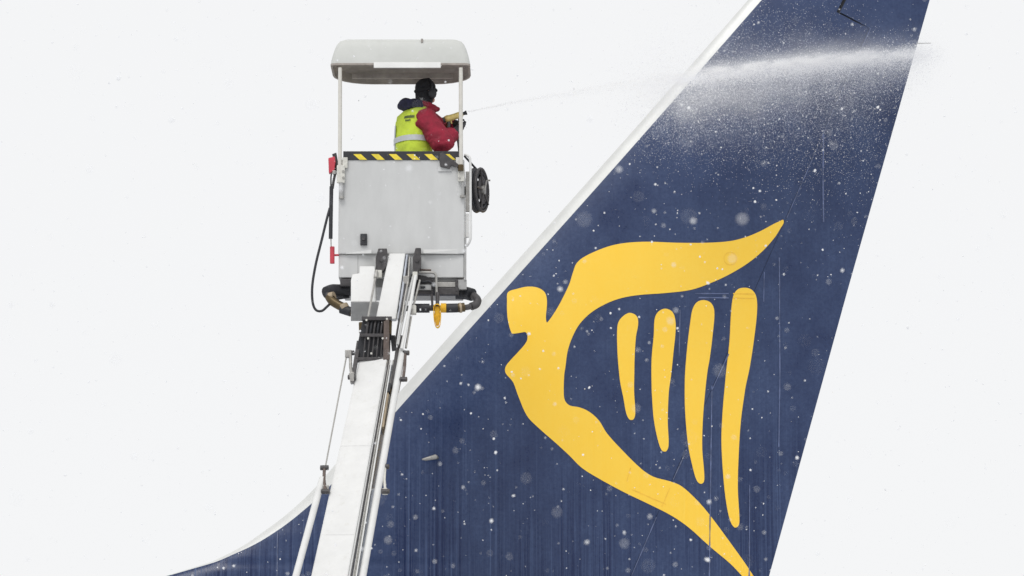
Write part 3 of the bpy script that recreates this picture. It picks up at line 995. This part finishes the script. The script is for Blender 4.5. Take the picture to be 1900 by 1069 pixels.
# cable channel along the boom's right-hand side
side_beam('cable_channel', 0.03, 2.6, 0.03, 0.055, 0.05, 0.16, -0.03, M_BLUEG, lift)
side_beam('channel_edge', 0.05, 2.6, 0.012, 0.012, 0.02, 0.05, -0.005, M_GREY, lift)
side_beam('channel_edge', 0.30, 2.6, 0.045, 0.088, 0.016, 0.05, -0.012, M_BEIGE, lift)
side_beam('channel_cover', 0.17, 0.33, 0.038, 0.05, 0.075, 0.12, -0.012, M_TAN, lift)
side_beam('channel_cover', 0.115, 0.165, 0.03, 0.03, 0.06, 0.12, -0.012, M_STEEL, lift)
side_beam('channel_clamp', 0.125, 0.165, 0.07, 0.07, 0.03, 0.12, -0.01, M_HZB, lift)
side_beam('slide_strip', 0.0, 0.3, 0.06, 0.07, 0.03, 0.14, -0.05, M_STEEL, lift)
side_beam('slide_strip', 0.6, 2.6, 0.085, 0.14, 0.035, 0.12, -0.05, M_BLUEG, lift)
for k, (s0, s1) in enumerate(((0.018, 0.03), (0.032, 0.055), (0.05, 0.085))):
    tube('channel_cable', [along(0.02, wid(0.02) + s0, 0.004), along(0.4, wid(0.4) + (s0 * .6 + s1 * .4), 0.006), along(1.0, wid(1) + s1, 0.004), along(2.5, wid(2.5) + s1 + .03, 0.0)],
         0.007, (M_DARK, M_STEEL, M_WHITE)[k], lift, 6)
for t in (0.42, 0.82):
    bm = bmesh.new()
    p = along(t, 0, 0.0015)
    hexa(bm, [p + sv * a * wid(t) * 0.93 + d * b + nf * c for c in (0.001, -0.006) for a, b in ((-1, -.004), (1, -.004), (1, .004), (-1, .004))])
    fin_bm('weld_seam', bm, M_WHITE, boom)

# --- levelling rods either side, with their links
px_tube('levelling_rod', [(643, 660, YBM(660)), (600, 886, YBM(886))], 2.9, M_STEEL, lift)
r0, r1 = P(598, 888, YBM(888)), P(549, 1069, YBT)
tube('levelling_tube', [r0, r1, r1 + (r1 - r0) * 1.4], 6.3 / S(YBM(900), 900), M_WHITE, lift, 14)
r0, r1 = P(746.5, 652, YBM(652)), P(673, 1069, YBT)
tube('levelling_tube', [r0, r1, r1 + (r1 - r0) * 0.7], 6.6 / S(YBM(800), 800), M_WHITE, lift, 14)
px_tube('hydraulic_line', [(737, 652, YBM(652) + .03), (727, 720, YBM(720) + .03)], 6, M_RUB, lift)
px_tube('hydraulic_line', [(726, 700, YBM(700) + .05), (722, 780, YBM(780) + .05), (704, 880, YBM(880) + .05), (655, 1069, YBT + .05), (640, 1130, YBT - .2)], 5, M_HZB, lift)
for nm, pts, wd, m_ in (('link_arm', [(650, 655, 0), (650.5, 680, 0), (653, 700, 0)], 6, M_STEEL), ('link_arm', [(752, 655, 0), (751, 680, 0), (748, 704, 0)], 5.5, M_BROWN),
                        ('link_arm', [(602, 868, 0), (601, 890, 0), (604, 912, 0)], 6, M_BROWN), ('link_arm', [(714.5, 866, 0), (713, 890, 0), (715, 912, 0)], 5, M_BEIGE)):
    la = px_tube(nm, [(x, y, YBM(y) - .02) for x, y, _ in pts], wd, m_, lift)
    for x, y, _ in (pts[0], pts[-1]):
        c = P(x, y, YBM(y) - .02)
        bm = bmesh.new()
        tube_bm(bm, [c + sv * -0.04, c + sv * 0.04], 0.026, 10)
        fin_bm('link_pin', bm, M_DARK, la)
slab('link_bracket', rect(640, 649, 652, 663), YBM(655) - 0.05, 0.07, M_STEEL, lift, 0.006)
slab('link_bracket', [(647, 692), (657, 690), (657, 711), (650, 711)], YBM(700) - 0.05, 0.1, M_STEEL, lift, 0.006)
slab('link_bracket', [(739, 622), (749, 622), (747, 645), (737, 645)], YBM(635) - 0.04, 0.08, M_DARK, lift, 0.006)
slab('link_bracket', [(734, 645), (741, 645), (732, 700), (727, 720), (724, 718)], None, 0.06, M_DARK, lift, 0.005, lambda x, y: YBM(y) - 0.0)
slab('link_bracket', [(741, 702), (745, 702), (740, 728), (736, 728)], YBM(710) - 0.03, 0.05, M_DARK, lift, 0.004)
slab('link_bracket', rect(596, 900, 610, 915), YBM(905) - 0.02, 0.1, M_STEEL, lift, 0.006)
slab('link_bracket', rect(683, 907, 697, 916), YBM(910) - 0.0, 0.1, M_BEIGE, lift, 0.006)
slab('link_bracket', rect(709, 906, 719, 917), YBM(910) - 0.02, 0.08, M_BEIGE, lift, 0.006)

# --- turret and slewing ring on the ground, out of the picture
bm = bmesh.new()
q = Vector((A2.x, A2.y, 0))
tube_bm(bm, [q, q + Vector((0, 0, .25)), q + Vector((0, 0, .26)), q + Vector((0, 0, 1.0)), q + Vector((0, 0, 1.05)), q + Vector((0, 0, 2.35))],
        [1.1, 1.1, 0.7, 0.6, 0.75, 0.45], 24)
fin_bm('turret', bm, M_GREY, lift)

# ================================================================== OPERATOR
YP = -3.02
man = thing('person', 'worker in yellow vest, red jacket and black hat aiming a spray gun', 'person')
YAW = math.radians(28)                             # facing right and a little away
FA = Vector((math.cos(YAW), math.sin(YAW), 0)); LA = Vector((-math.sin(YAW), math.cos(YAW), 0))


def loft_bm(bm, secs, seg=20, sq=2.3):
    """secs: (centre, half depth along the facing, half breadth)"""
    rings = []
    for c, a, b in secs:
        ring = []
        for k in range(seg):
            t = 2 * math.pi * k / seg
            ct, st = math.cos(t), math.sin(t)
            ring.append(bm.verts.new(c + FA * a * math.copysign(abs(ct) ** (2 / sq), ct) + LA * b * math.copysign(abs(st) ** (2 / sq), st)))
        rings.append(ring)
    for a, b in zip(rings, rings[1:]):
        for k in range(seg):
            bm.faces.new([a[k], a[(k + 1) % seg], b[(k + 1) % seg], b[k]])
    bm.faces.new(rings[0][::-1]); bm.faces.new(rings[-1])


def ball(bm, c, rx, ry, rz, rot=None, sub=3):
    r = bmesh.ops.create_icosphere(bm, subdivisions=sub, radius=1)
    for v in r['verts']:
        q = Vector((v.co.x * rx, v.co.y * ry, v.co.z * rz))
        v.co = (FA * q.x + LA * q.y + Vector((0, 0, q.z))) + c
    return r['verts']


def remeshed(name, bm, voxel, material, parent, smooth_it=4):
    me = bpy.data.meshes.new(name + '_raw')
    bmesh.ops.recalc_face_normals(bm, faces=bm.faces[:])
    bm.to_mesh(me); bm.free()
    o = bpy.data.objects.new(name + '_raw', me)
    col.objects.link(o)
    md = o.modifiers.new('r', 'REMESH'); md.mode = 'VOXEL'; md.voxel_size = voxel
    ms = o.modifiers.new('s', 'SMOOTH'); ms.iterations = smooth_it; ms.factor = 0.5
    dg = bpy.context.evaluated_depsgraph_get()
    me2 = bpy.data.meshes.new_from_object(o.evaluated_get(dg))
    me2.name = name
    bpy.data.objects.remove(o)
    me2.materials.clear()
    me2.shade_smooth()
    return link(name, me2, material, parent)


HP = lambda x, y, dy=0.0: P(x, y, YP + dy)
hat_top = HP(789, 146)
floor_z = hat_top.z - 1.86
# joints
sh_n, sh_f = HP(791, 219, -0.19), HP(786, 216, 0.22)
el_n, wr_n = HP(819, 266, -0.24), HP(841, 247, -0.10)
el_f, wr_f = HP(826, 252, 0.24), HP(846, 231, 0.06)
pel = HP(770, 300)
bm = bmesh.new()
loft_bm(bm, [(HP(768, 318), .15, .18), (HP(768, 300), .165, .195), (HP(768, 270), .165, .20), (HP(769, 240), .165, .215), (HP(774, 220), .15, .205), (HP(781, 206), .105, .15),
             (HP(786, 198), .075, .085), (HP(788, 188), .066, .066)])
for sh, el, wr in ((sh_n, el_n, wr_n), (sh_f, el_f, wr_f)):
    tube_bm(bm, smooth_path([sh + Vector((-.05, 0, .0)), sh + (el - sh) * .3, el + (sh - el) * .25, el, el + (wr - el) * .35, wr]),
            [.118] * 7 + [.122] * 6 + [.118] * 6 + [.112] * 6 + [.09] * 5 + [.062], 16)
    ball(bm, sh, .118, .118, .115, sub=2)
    ball(bm, el, .108, .108, .108, sub=2)
    for k in range(4):                              # folds of the padded sleeve
        c = sh + (el - sh) * (0.25 + 0.2 * k)
        ball(bm, c, .126, .126, .05, sub=2)
for s in (-1, 1):                                   # legs to the basket floor
    hp = HP(768, 318) + LA * 0.10 * s
    an = Vector((hp.x + 0.02, hp.y, floor_z + 0.06))
    kn_ = (hp + an) * 0.5 + FA * 0.03
    tube_bm(bm, [hp + Vector((0, 0, .05)), kn_, an + Vector((0, 0, .12)), an], [.105, .085, .07, .07], 14)
    ft = Vector((an.x, an.y, floor_z + 0.05)) + FA * 0.07
    ball(bm, ft, .15, .055, .05, sub=2)
hc = HP(790, 170)
ball(bm, hc, .102, .08, .118)
ball(bm, hc + FA * .10 + Vector((0, 0, -.012)), .022, .016, .022, sub=2)   # nose
ball(bm, hc + FA * .072 + Vector((0, 0, -.085)), .04, .04, .035, sub=2)    # chin
for s in (-1, 1):
    ball(bm, hc + LA * .08 * s + Vector((0, 0, -.01)), .022, .014, .034, sub=2)
body = remeshed('body', bm, 0.012, [M_JACK, M_SKIN, M_TROU], man)
body.data.update()
_nr = [v.normal.copy() for v in body.data.vertices]
for v, nn_ in zip(body.data.vertices, _nr):          # folds in the padded cloth
    if v.co.z < HP(788, 200).z:
        v.co += nn_ * (0.012 * noise.noise(Vector((v.co.x * 9, v.co.y * 9, v.co.z * 17))) + 0.006 * noise.noise(v.co * 34))
zneck, zhip = HP(788, 196).z, HP(768, 306).z
for p_ in body.data.polygons:
    z = p_.center.z
    p_.material_index = 1 if (z > zneck and (p_.center - hc).length < 0.2) else (2 if z < zhip else 0)
for s in (-1, 1):                                   # eyes and brows
    bm = bmesh.new()
    ball(bm, hc + FA * .088 + LA * .033 * s + Vector((0, 0, .01)), .012, .012, .012, sub=2)
    fin_bm('eye', bm, M_PRINT, man, True)
bm = bmesh.new()
ball(bm, hc + FA * .094 + Vector((0, 0, -.052)), .01, .026, .006, sub=2)
fin_bm('mouth', bm, M_RED, man, True)
# hat, ear protectors
bm = bmesh.new()
vsx = ball(bm, hc + Vector((0, 0, .028)) - FA * .004, .118, .097, .118, sub=4)
for v in vsx:
    if v.co.z < hc.z + 0.005:
        v.co.z = hc.z + 0.005 - 0.03 * max(0, min(1, (hc - v.co).dot(FA) * 10))
for v in bm.verts:
    v.co += (v.co - hc).normalized() * (0.007 * noise.noise(v.co * 26) + 0.004 * noise.noise(v.co * 60))
hat = fin_bm('hat', bm, M_BLKC, man, True)
bm = bmesh.new()
rg = []
for k in range(24):
    t = 2 * math.pi * k / 24
    c = hc + Vector((0, 0, .028))
    o_ = FA * math.cos(t) * .116 + LA * math.sin(t) * .096
    rg.append(c + o_ + Vector((0, 0, -.012 - .02 * max(0, -math.cos(t)))))
tube_bm(bm, rg + [rg[0]], .017, 8)
fin_bm('hat_cuff', bm, M_BLKC, hat, True)
for s in (-1, 1):
    bm = bmesh.new()
    ball(bm, hc + LA * .098 * s + FA * 0.03 + Vector((0, 0, -.035)), .052, .03, .062, sub=2)
    em = fin_bm('ear_muff', bm, M_RUB, man, True)
bm = bmesh.new()
tube_bm(bm, [hc + LA * math.cos(t) * .108 + FA * 0.02 + Vector((0, 0, .02 + .122 * math.sin(t))) for t in np.linspace(-0.2, math.pi + 0.2, 16)], .011, 8)
fin_bm('headband', bm, M_RUB, man, True)
# snood under the hat
bm = bmesh.new()
loft_bm(bm, [(HP(786, 197), .088, .088), (HP(787, 190), .086, .084), (HP(788, 183), .1, .088), (HP(788.5, 176), .106, .09), (HP(789, 168), .108, .09)])
fin_bm('snood', bm, M_BLKC, man, True)
# hood bunched behind the neck, red collar in front
bm = bmesh.new()
for x, y, dy, r1, r2, r3 in ((752, 190, -.02, .062, .11, .045), (747, 196, .0, .05, .10, .05), (764, 197, -.05, .07, .12, .05), (757, 201, -.02, .06, .11, .04),
                             (773, 196, -.09, .06, .07, .045), (752, 188, .08, .05, .07, .04), (778, 199, -.1, .05, .06, .035), (768, 190, -.06, .06, .08, .045), (780, 192, -.08, .05, .05, .04)):
    ball(bm, HP(x, y, dy), r1, r2, r3, sub=2)
remeshed('hood', bm, 0.012, M_NVYC, man, 2)
bm = bmesh.new()
for x, y, dy, r1, r2, r3 in ((793, 195, -.06, .06, .05, .04), (801, 199, -.04, .06, .06, .035), (810, 203, .0, .035, .06, .03), (785, 192, -.08, .05, .04, .035), (800, 205, -.06, .07, .06, .035)):
    ball(bm, HP(x, y, dy), r1, r2, r3, sub=2)
remeshed('collar', bm, 0.012, M_JACK, man, 2)
# vest: a shell over the jacket, open at the arms
bm = bmesh.new()
secs = [(HP(768, 304), .178, .215), (HP(767.5, 292), .184, .222), (HP(767, 276), .186, .226), (HP(767, 258), .186, .232), (HP(768, 240), .186, .236), (HP(769, 228), .188, .236),
        (HP(771, 216), .180, .218), (HP(775, 208), .152, .18), (HP(781, 202), .105, .12)]
loft_bm(bm, secs, 40, 2.35)
for v in bm.verts:                                   # creases
    k = 0.006 * math.sin(v.co.z * 46 + v.co.x * 30) * math.sin(v.co.x * 21 + v.co.y * 33)
    v.co += (FA * -1) * k
vest = fin_bm('vest', bm, M_HIVIS, man, True)


def vest_band(name, y0, y1, t0, t1, material, grow=0.005, seg=30):
    """a strip of tape following the vest between two heights and two angles round the body"""
    bm = bmesh.new()
    zs = [(HP(768, y).z) for y in np.linspace(y0, y1, 4)]
    zz = [s[0].z for s in secs]
    rows = []
    for z in zs:
        i = max(j for j in range(len(zz)) if zz[j] <= z + 1e-6) if z >= zz[0] else 0
        i = min(i, len(zz) - 2)
        f_ = (z - zz[i]) / (zz[i + 1] - zz[i])
        c = secs[i][0].lerp(secs[i + 1][0], f_)
        a = secs[i][1] + (secs[i + 1][1] - secs[i][1]) * f_ + grow + .004
        b = secs[i][2] + (secs[i + 1][2] - secs[i][2]) * f_ + grow + .004
        row = []
        for t in np.linspace(t0, t1, seg):
            ct, st = math.cos(t), math.sin(t)
            row.append(bm.verts.new(c + FA * a * math.copysign(abs(ct) ** (2 / 2.35), ct) + LA * b * math.copysign(abs(st) ** (2 / 2.35), st)))
        rows.append(row)
    for a, b in zip(rows, rows[1:]):
        for k in range(seg - 1):
            bm.faces.new([a[k], a[k + 1], b[k + 1], b[k]])
    return fin_bm(name, bm, material, vest, True)


vest_band('reflective_band', 268, 258, 0, 2 * math.pi, M_SILV, seg=48)
vest_band('reflective_band', 292, 234, 2.72, 2.95, M_SILV, 0.003, 6)
vest_band('reflective_band', 281, 300, 0, 2 * math.pi, M_HIVIS, 0.001, 48)
# lettering across the shoulders: two lines of small dark print, too small to read
for (ya, yb, a0, a1, nn) in ((227.0, 221.5, 3.55, 4.2, 9), (232.5, 228.6, 3.65, 3.98, 5)):
    for k in range(nn):
        t0_ = a0 + (a1 - a0) * k / nn
        vest_band('print_mark', ya, yb + random.random() * 1.2, t0_, t0_ + (a1 - a0) / nn * 0.72, M_PRINT, 0.004, 3)
# gloves: palm, four fingers and a thumb closed on the gun
def glove(name, wr, palm, grip, up, outd):
    bm = bmesh.new()
    tube_bm(bm, [wr + (wr - palm) * .3, wr, wr + (palm - wr) * .5, palm], [.056, .05, .047, .045], 12)
    ball(bm, palm, .05, .04, .052, sub=2)
    for k in range(4):
        b = palm + up * (.034 - .023 * k) + outd * .03
        ln = (.052, .058, .055, .045)[k]
        m1 = b + (grip - palm).normalized() * ln * .7 + outd * .016
        m2 = m1 + (grip - palm).normalized() * .022 - outd * .022
        m3 = m2 - outd * .03 - (grip - palm).normalized() * .008
        tube_bm(bm, [b, m1, m2, m3], [.0125, .012, .0115, .010], 8)
    tb = palm - outd * .02 + up * .035
    tube_bm(bm, [tb, tb + up * .02 + (grip - palm).normalized() * .025, tb + up * .012 + (grip - palm).normalized() * .05], [.015, .0135, .011], 8)
    return remeshed(name, bm, 0.0065, M_RUB, man, 2)


UZ = Vector((0, 0, 1))
GT = HP(866, 209, -0.06)                             # gun muzzle
GB = HP(826, 222, -0.06)
GD = (GT - GB).normalized()
palm_n = HP(850, 241, -0.06)
glove('glove', wr_n, palm_n, palm_n + Vector((.05, 0, .02)), (Vector((0.3, 0, 1))).normalized(), Vector((0.2, -0.95, 0)).normalized())
palm_f = HP(852, 232, 0.04)
glove('glove', wr_f, palm_f, palm_f + Vector((.05, -.02, .0)), (Vector((0.3, 0, 1))).normalized(), Vector((0.2, 0.95, 0)).normalized())

# ================================================================== SPRAY GUN
gun = thing('spray_gun', 'yellow spray gun with black nozzle held by the worker', 'spray gun')
gb = bmesh.new()
tube_bm(gb, [GB, GB + GD * .03, GB + GD * .05, GB + GD * .11, GB + GD * .16, GB + GD * .2], [.036, .042, .036, .034, .036, .026], 12)
fin_bm('barrel', gb, M_GUNY, gun, True)
tube('end_cap', [GB - GD * .025, GB + GD * .008], 0.031, M_DARK, gun, 12)
tube('nozzle', [GB + GD * .195, GT - GD * .03, GT], [.016, .018, .026], M_RUB, gun, 12)
hb = GB + GD * .03
tube('grip', [hb, hb + Vector((.01, 0, -.06)), HP(832, 240, -.06)], 0.021, M_DARK, gun, 10, True)
tube('supply_hose', [HP(832, 236, -.06), HP(840, 244, -.05), HP(848, 252, -.0), HP(852, 275, .1), HP(856, 320, .2)], 0.016, M_RUB, gun, 10, True)
tube('front_handle', [GB + GD * .16, HP(853, 226, -.03), HP(853, 247, -.03)], 0.017, M_RUB, gun, 10)
tube('trigger', [GB + GD * .06 + Vector((0, 0, -.02)), GB + GD * .075 + Vector((0, 0, -.07))], 0.008, M_GUNY, gun, 8)


# ================================================================== SPRAY AND SNOW
def scatter(name, C, Rd, material, jitter=0.25, solid='octa'):
    """one mesh of many small grains at the centres C with radii Rd"""
    n = len(C)
    if solid == 'tetra':
        V = np.array([(1, 1, 1), (1, -1, -1), (-1, 1, -1), (-1, -1, 1)], float) * 0.9
        F = np.array([(0, 1, 2), (0, 3, 1), (0, 2, 3), (1, 3, 2)])
    elif solid == 'octa':
        V = np.array([(1, 0, 0), (-1, 0, 0), (0, 1, 0), (0, -1, 0), (0, 0, 1), (0, 0, -1)], float)
        F = np.array([(0, 2, 4), (2, 1, 4), (1, 3, 4), (3, 0, 4), (2, 0, 5), (1, 2, 5), (3, 1, 5), (0, 3, 5)])
    else:
        b = bmesh.new()
        bmesh.ops.create_icosphere(b, subdivisions=1, radius=1)
        V = np.array([v.co[:] for v in b.verts]); F = np.array([[v.index for v in f.verts] for f in b.faces])
        b.free()
    nv, nf_ = len(V), len(F)
    A = rng.random((n, 1, 3)) * 6.28
    vv = V[None] * (1 + jitter * rng.standard_normal((n, nv, 1)))
    ca, sa = np.cos(A[:, :, 0]), np.sin(A[:, :, 0])
    x = vv[..., 0] * ca - vv[..., 2] * sa; z = vv[..., 0] * sa + vv[..., 2] * ca
    cb, sb = np.cos(A[:, :, 1]), np.sin(A[:, :, 1])
    y = vv[..., 1] * cb - z * sb; z = vv[..., 1] * sb + z * cb
    vv = np.stack([x, y, z], -1) * Rd[:, None, None] + C[:, None, :]
    ff = (F[None] + (np.arange(n) * nv)[:, None, None]).reshape(-1, 3)
    me = bpy.data.meshes.new(name)
    me.vertices.add(n * nv)
    me.vertices.foreach_set('co', vv.reshape(-1).astype(np.float32))
    me.loops.add(len(ff) * 3)
    me.loops.foreach_set('vertex_index', ff.reshape(-1).astype(np.int32))
    me.polygons.add(len(ff))
    me.polygons.foreach_set('loop_start', np.arange(0, len(ff) * 3, 3, dtype=np.int32))
    me.polygons.foreach_set('loop_total', np.full(len(ff), 3, dtype=np.int32))
    me.update(calc_edges=True)
    me.polygons.foreach_set('use_smooth', np.zeros(len(ff), dtype=bool))
    return link(name, me, material)


# the jet: leaves the nozzle as a thread, widens, meets the fin's skin and trails mist
JET = [(868, 207.5, YP - .06), (946, 191.5, -2.75), (1010, 180, -2.5), (1114, 168, -2.1), (1230, 153, -1.6), (1310, 144, -1.2), (1420, 131, -0.85), (1500, 125, -0.6), (1590, 114, -0.42),
       (1690, 104, -0.3), (1760, 97, -0.28)]
jp = np.array([P(*q)[:] for q in JET])
seglen = np.concatenate([[0], np.cumsum(np.linalg.norm(np.diff(jp, axis=0), axis=1))])


def jet_at(s):
    return np.stack([np.interp(s, seglen, jp[:, i]) for i in range(3)], -1)


def jet_cloud(n, s0, s1, r0, r1, rad, power=1.0, drop=0.0, bias=0.0):
    u = rng.random(n) ** power
    s = (s0 + (s1 - s0) * u)
    c = jet_at(s * seglen[-1])
    sp = r0 + (r1 - r0) * u
    off = rng.standard_normal((n, 3)) * sp[:, None]
    off[:, 1] *= 0.5
    dn = np.abs(rng.standard_normal(n)) * drop * (0.3 + u)
    off[:, 2] -= dn + bias * sp
    return c + off, rad * np.exp(0.35 * rng.standard_normal(n))


parts = [jet_cloud(4000, 0.0, 0.5, 0.004, 0.034, 0.0013, 0.9),
         jet_cloud(9000, 0.44, 0.96, 0.024, 0.06, 0.0021, 1.0),
         jet_cloud(12000, 0.46, 0.975, 0.05, 0.09, 0.0021, 1.0, 0.02),
         jet_cloud(26000, 0.40, 0.95, 0.11, 0.16, 0.0018, 1.0, 0.12, 0.3),
         jet_cloud(33000, 0.38, 0.86, 0.28, 0.20, 0.0016, 1.15, 0.50, 0.4),
         jet_cloud(9000, 0.38, 0.80, 0.34, 0.36, 0.0017, 1.3, 0.0, -0.5),
         jet_cloud(2600, 0.46, 0.97, 0.035, 0.07, 0.0034, 1.0),
         jet_cloud(1600, 0.36, 0.9, 0.25, 0.3, 0.0034, 1.0, 0.4, 0.2)]
C = np.concatenate([p[0] for p in parts]); Rd = np.concatenate([p[1] for p in parts])
hx = half(C[:, 0], C[:, 2])
inside = (C[:, 0] > f_le(C[:, 2])) & (C[:, 0] < f_te(C[:, 2]))
C[:, 1] = np.where(inside, np.minimum(C[:, 1], -hx - 0.02 - 0.1 * rng.random(len(C))), C[:, 1])
spray = scatter('deicing_spray', C, Rd, M_DROP, 0.15, 'tetra')
tag(spray, 'white jet of de-icing fluid and mist hitting the upper fin', 'spray', 'stuff')

# the finest part of the spray hangs as mist: a volume round the jet, thick on its axis
j0, j1 = Vector(jp[0]), Vector(jp[-1])
JL = (j1 - j0).length
jx = (j1 - j0).normalized(); jy = Vector((0, 0, 1)).cross(jx).normalized(); jz = jx.cross(jy)
SAG = max((Vector(q) - j0 - jx * (Vector(q) - j0).dot(jx)).dot(jz) for q in jp)
bm = bmesh.new()
rings = []
for u, rz0, rz1, ry in ((0.0, .02, .02, .02), (0.15, .12, .10, .08), (0.33, .5, .4, .3), (0.42, 1.1, .85, .5), (0.6, 1.25, .95, .55), (0.85, 1.0, .75, .45), (0.97, .5, .45, .3), (1.02, .1, .1, .08)):
    ring = []
    for k in range(20):
        a = 2 * math.pi * k / 20
        zz_ = math.sin(a) * (rz1 if math.sin(a) > 0 else rz0)
        ring.append(bm.verts.new((u * JL, math.cos(a) * ry, zz_ + SAG * 4 * u * (1 - u))))
    rings.append(ring)
for a, b in zip(rings, rings[1:]):
    for k in range(20):
        bm.faces.new([a[k], a[(k + 1) % 20], b[(k + 1) % 20], b[k]])
bm.faces.new(rings[0][::-1]); bm.faces.new(rings[-1])
mm = bpy.data.materials.new('spray_mist')
mm.use_nodes = True
n_, l_ = mm.node_tree.nodes, mm.node_tree.links
n_.clear()
out_ = n_.new('ShaderNodeOutputMaterial')
vol = n_.new('ShaderNodeVolumePrincipled')
vol.inputs['Color'].default_value = (0.997, 0.997, 0.998, 1)
vol.inputs['Anisotropy'].default_value = 0.2
l_.new(vol.outputs[0], out_.inputs['Volume'])
tc_ = n_.new('ShaderNodeTexCoord')
sx_ = n_.new('ShaderNodeSeparateXYZ')
l_.new(tc_.outputs['Object'], sx_.inputs[0])


def MT(op, a, b=None):
    t = n_.new('ShaderNodeMath'); t.operation = op
    for i, v in enumerate((a, b)):
        if v is None:
            continue
        if isinstance(v, (int, float)):
            t.inputs[i].default_value = v
        else:
            l_.new(v, t.inputs[i])
    return t.outputs[0]


def RMP(src, stops):
    t = n_.new('ShaderNodeFloatCurve')
    c = t.mapping.curves[0]
    while len(c.points) > 2:
        c.points.remove(c.points[1])
    c.points[0].location = stops[0]; c.points[1].location = stops[-1]
    for q in stops[1:-1]:
        c.points.new(*q)
    for q in c.points:
        q.handle_type = 'VECTOR'
    t.mapping.update()
    l_.new(src, t.inputs['Value'])
    return t.outputs[0]


def NZ(sc_, st, det=3, lo=0.35, hi=0.65):
    mp = n_.new('ShaderNodeMapping'); mp.inputs['Scale'].default_value = st
    l_.new(tc_.outputs['Object'], mp.inputs[0])
    t = n_.new('ShaderNodeTexNoise'); t.inputs['Scale'].default_value = sc_; t.inputs['Detail'].default_value = det
    l_.new(mp.outputs[0], t.inputs['Vector'])
    r = n_.new('ShaderNodeMapRange'); r.inputs[1].default_value = lo; r.inputs[2].default_value = hi
    l_.new(t.outputs[0], r.inputs[0])
    return r.outputs[0]


U = MT('DIVIDE', sx_.outputs[0], JL)
ZA = MT('SUBTRACT', sx_.outputs[2], MT('MULTIPLY', MT('MULTIPLY', U, MT('SUBTRACT', 1.0, U)), SAG * 4))


def gauss(sig, zoff, amp):
    # amp * exp(-(y2 + (z - zoff)2) / sig2)
    zz_ = MT('SUBTRACT', ZA, zoff)
    r2 = MT('ADD', MT('MULTIPLY', sx_.outputs[1], sx_.outputs[1]), MT('MULTIPLY', zz_, zz_))
    return MT('MULTIPLY', MT('EXPONENT', MT('MULTIPLY', MT('DIVIDE', r2, MT('MULTIPLY', sig, sig)), -1.0)), amp)


core_sig = MT('ADD', 0.010, MT('MULTIPLY', U, 0.055))
core_amp = MT('MULTIPLY', RMP(U, [(0, 0.0), (0.02, 0.16), (0.35, 0.12), (0.48, 0.42), (0.6, 0.58), (0.85, 0.42), (0.97, 0.10), (1, 0.0)]), 34.0)
core = MT('MULTIPLY', gauss(core_sig, 0.0, core_amp), MT('ADD', 0.12, MT('MULTIPLY', NZ(1.0, (4.5, 15, 15), 5, 0.40, 0.64), 1.6)))
mid = MT('MULTIPLY', gauss(MT('ADD', 0.02, MT('MULTIPLY', U, 0.19)), -0.03, MT('MULTIPLY', RMP(U, [(0, 0), (0.08, 0.08), (0.3, 0.12), (0.5, 0.65), (0.75, 0.7), (0.93, 0.25), (1, 0)]), 4.2)),
         MT('ADD', 0.2, NZ(1.0, (2.6, 8, 8), 4)))
wide_ = MT('MULTIPLY', gauss(0.42, -0.22, MT('MULTIPLY', RMP(U, [(0, 0), (0.3, 0.0), (0.45, 0.9), (0.65, 0.75), (0.85, 0.2), (1, 0)]), 1.1)),
           NZ(1.0, (1.9, 3, 2.6), 5, 0.36, 0.7))
l_.new(MT('ADD', MT('ADD', core, mid), wide_), vol.inputs['Density'])
mm.cycles.volume_step_rate = 0.14
mist = fin_bm('spray_mist', bm, mm)
mist.matrix_world = Matrix(((jx.x, jy.x, jz.x, j0.x), (jx.y, jy.y, jz.y, j0.y), (jx.z, jy.z, jz.z, j0.z), (0, 0, 0, 1)))
tag(mist, 'soft white mist hanging around the de-icing jet on the upper fin', 'mist', 'stuff')
sc.cycles.volume_bounces = 6

# snowfall through the whole space between camera and aircraft
N = 28000
Y_ = -38 + 40 * rng.random(N)
C = np.stack([(rng.random(N) * 2 - 1) * 9, Y_, 0.3 + 13 * rng.random(N)], -1)
Rd = np.clip(0.0037 * np.exp(0.55 * rng.standard_normal(N)), 0.0012, 0.015)
keep = np.ones(N, bool)
inside = (C[:, 0] > f_le(np.clip(C[:, 2], zb, zt))) & (np.abs(C[:, 1]) < 0.25)
keep &= ~inside
keep &= np.linalg.norm(C - np.array(CAM[:]), axis=1) > 8
snow = scatter('falling_snow', C[keep], Rd[keep], M_SNOW, 0.22, 'ico')
tag(snow, 'small white snowflakes drifting through the air before the fin', 'snowflakes', 'stuff')
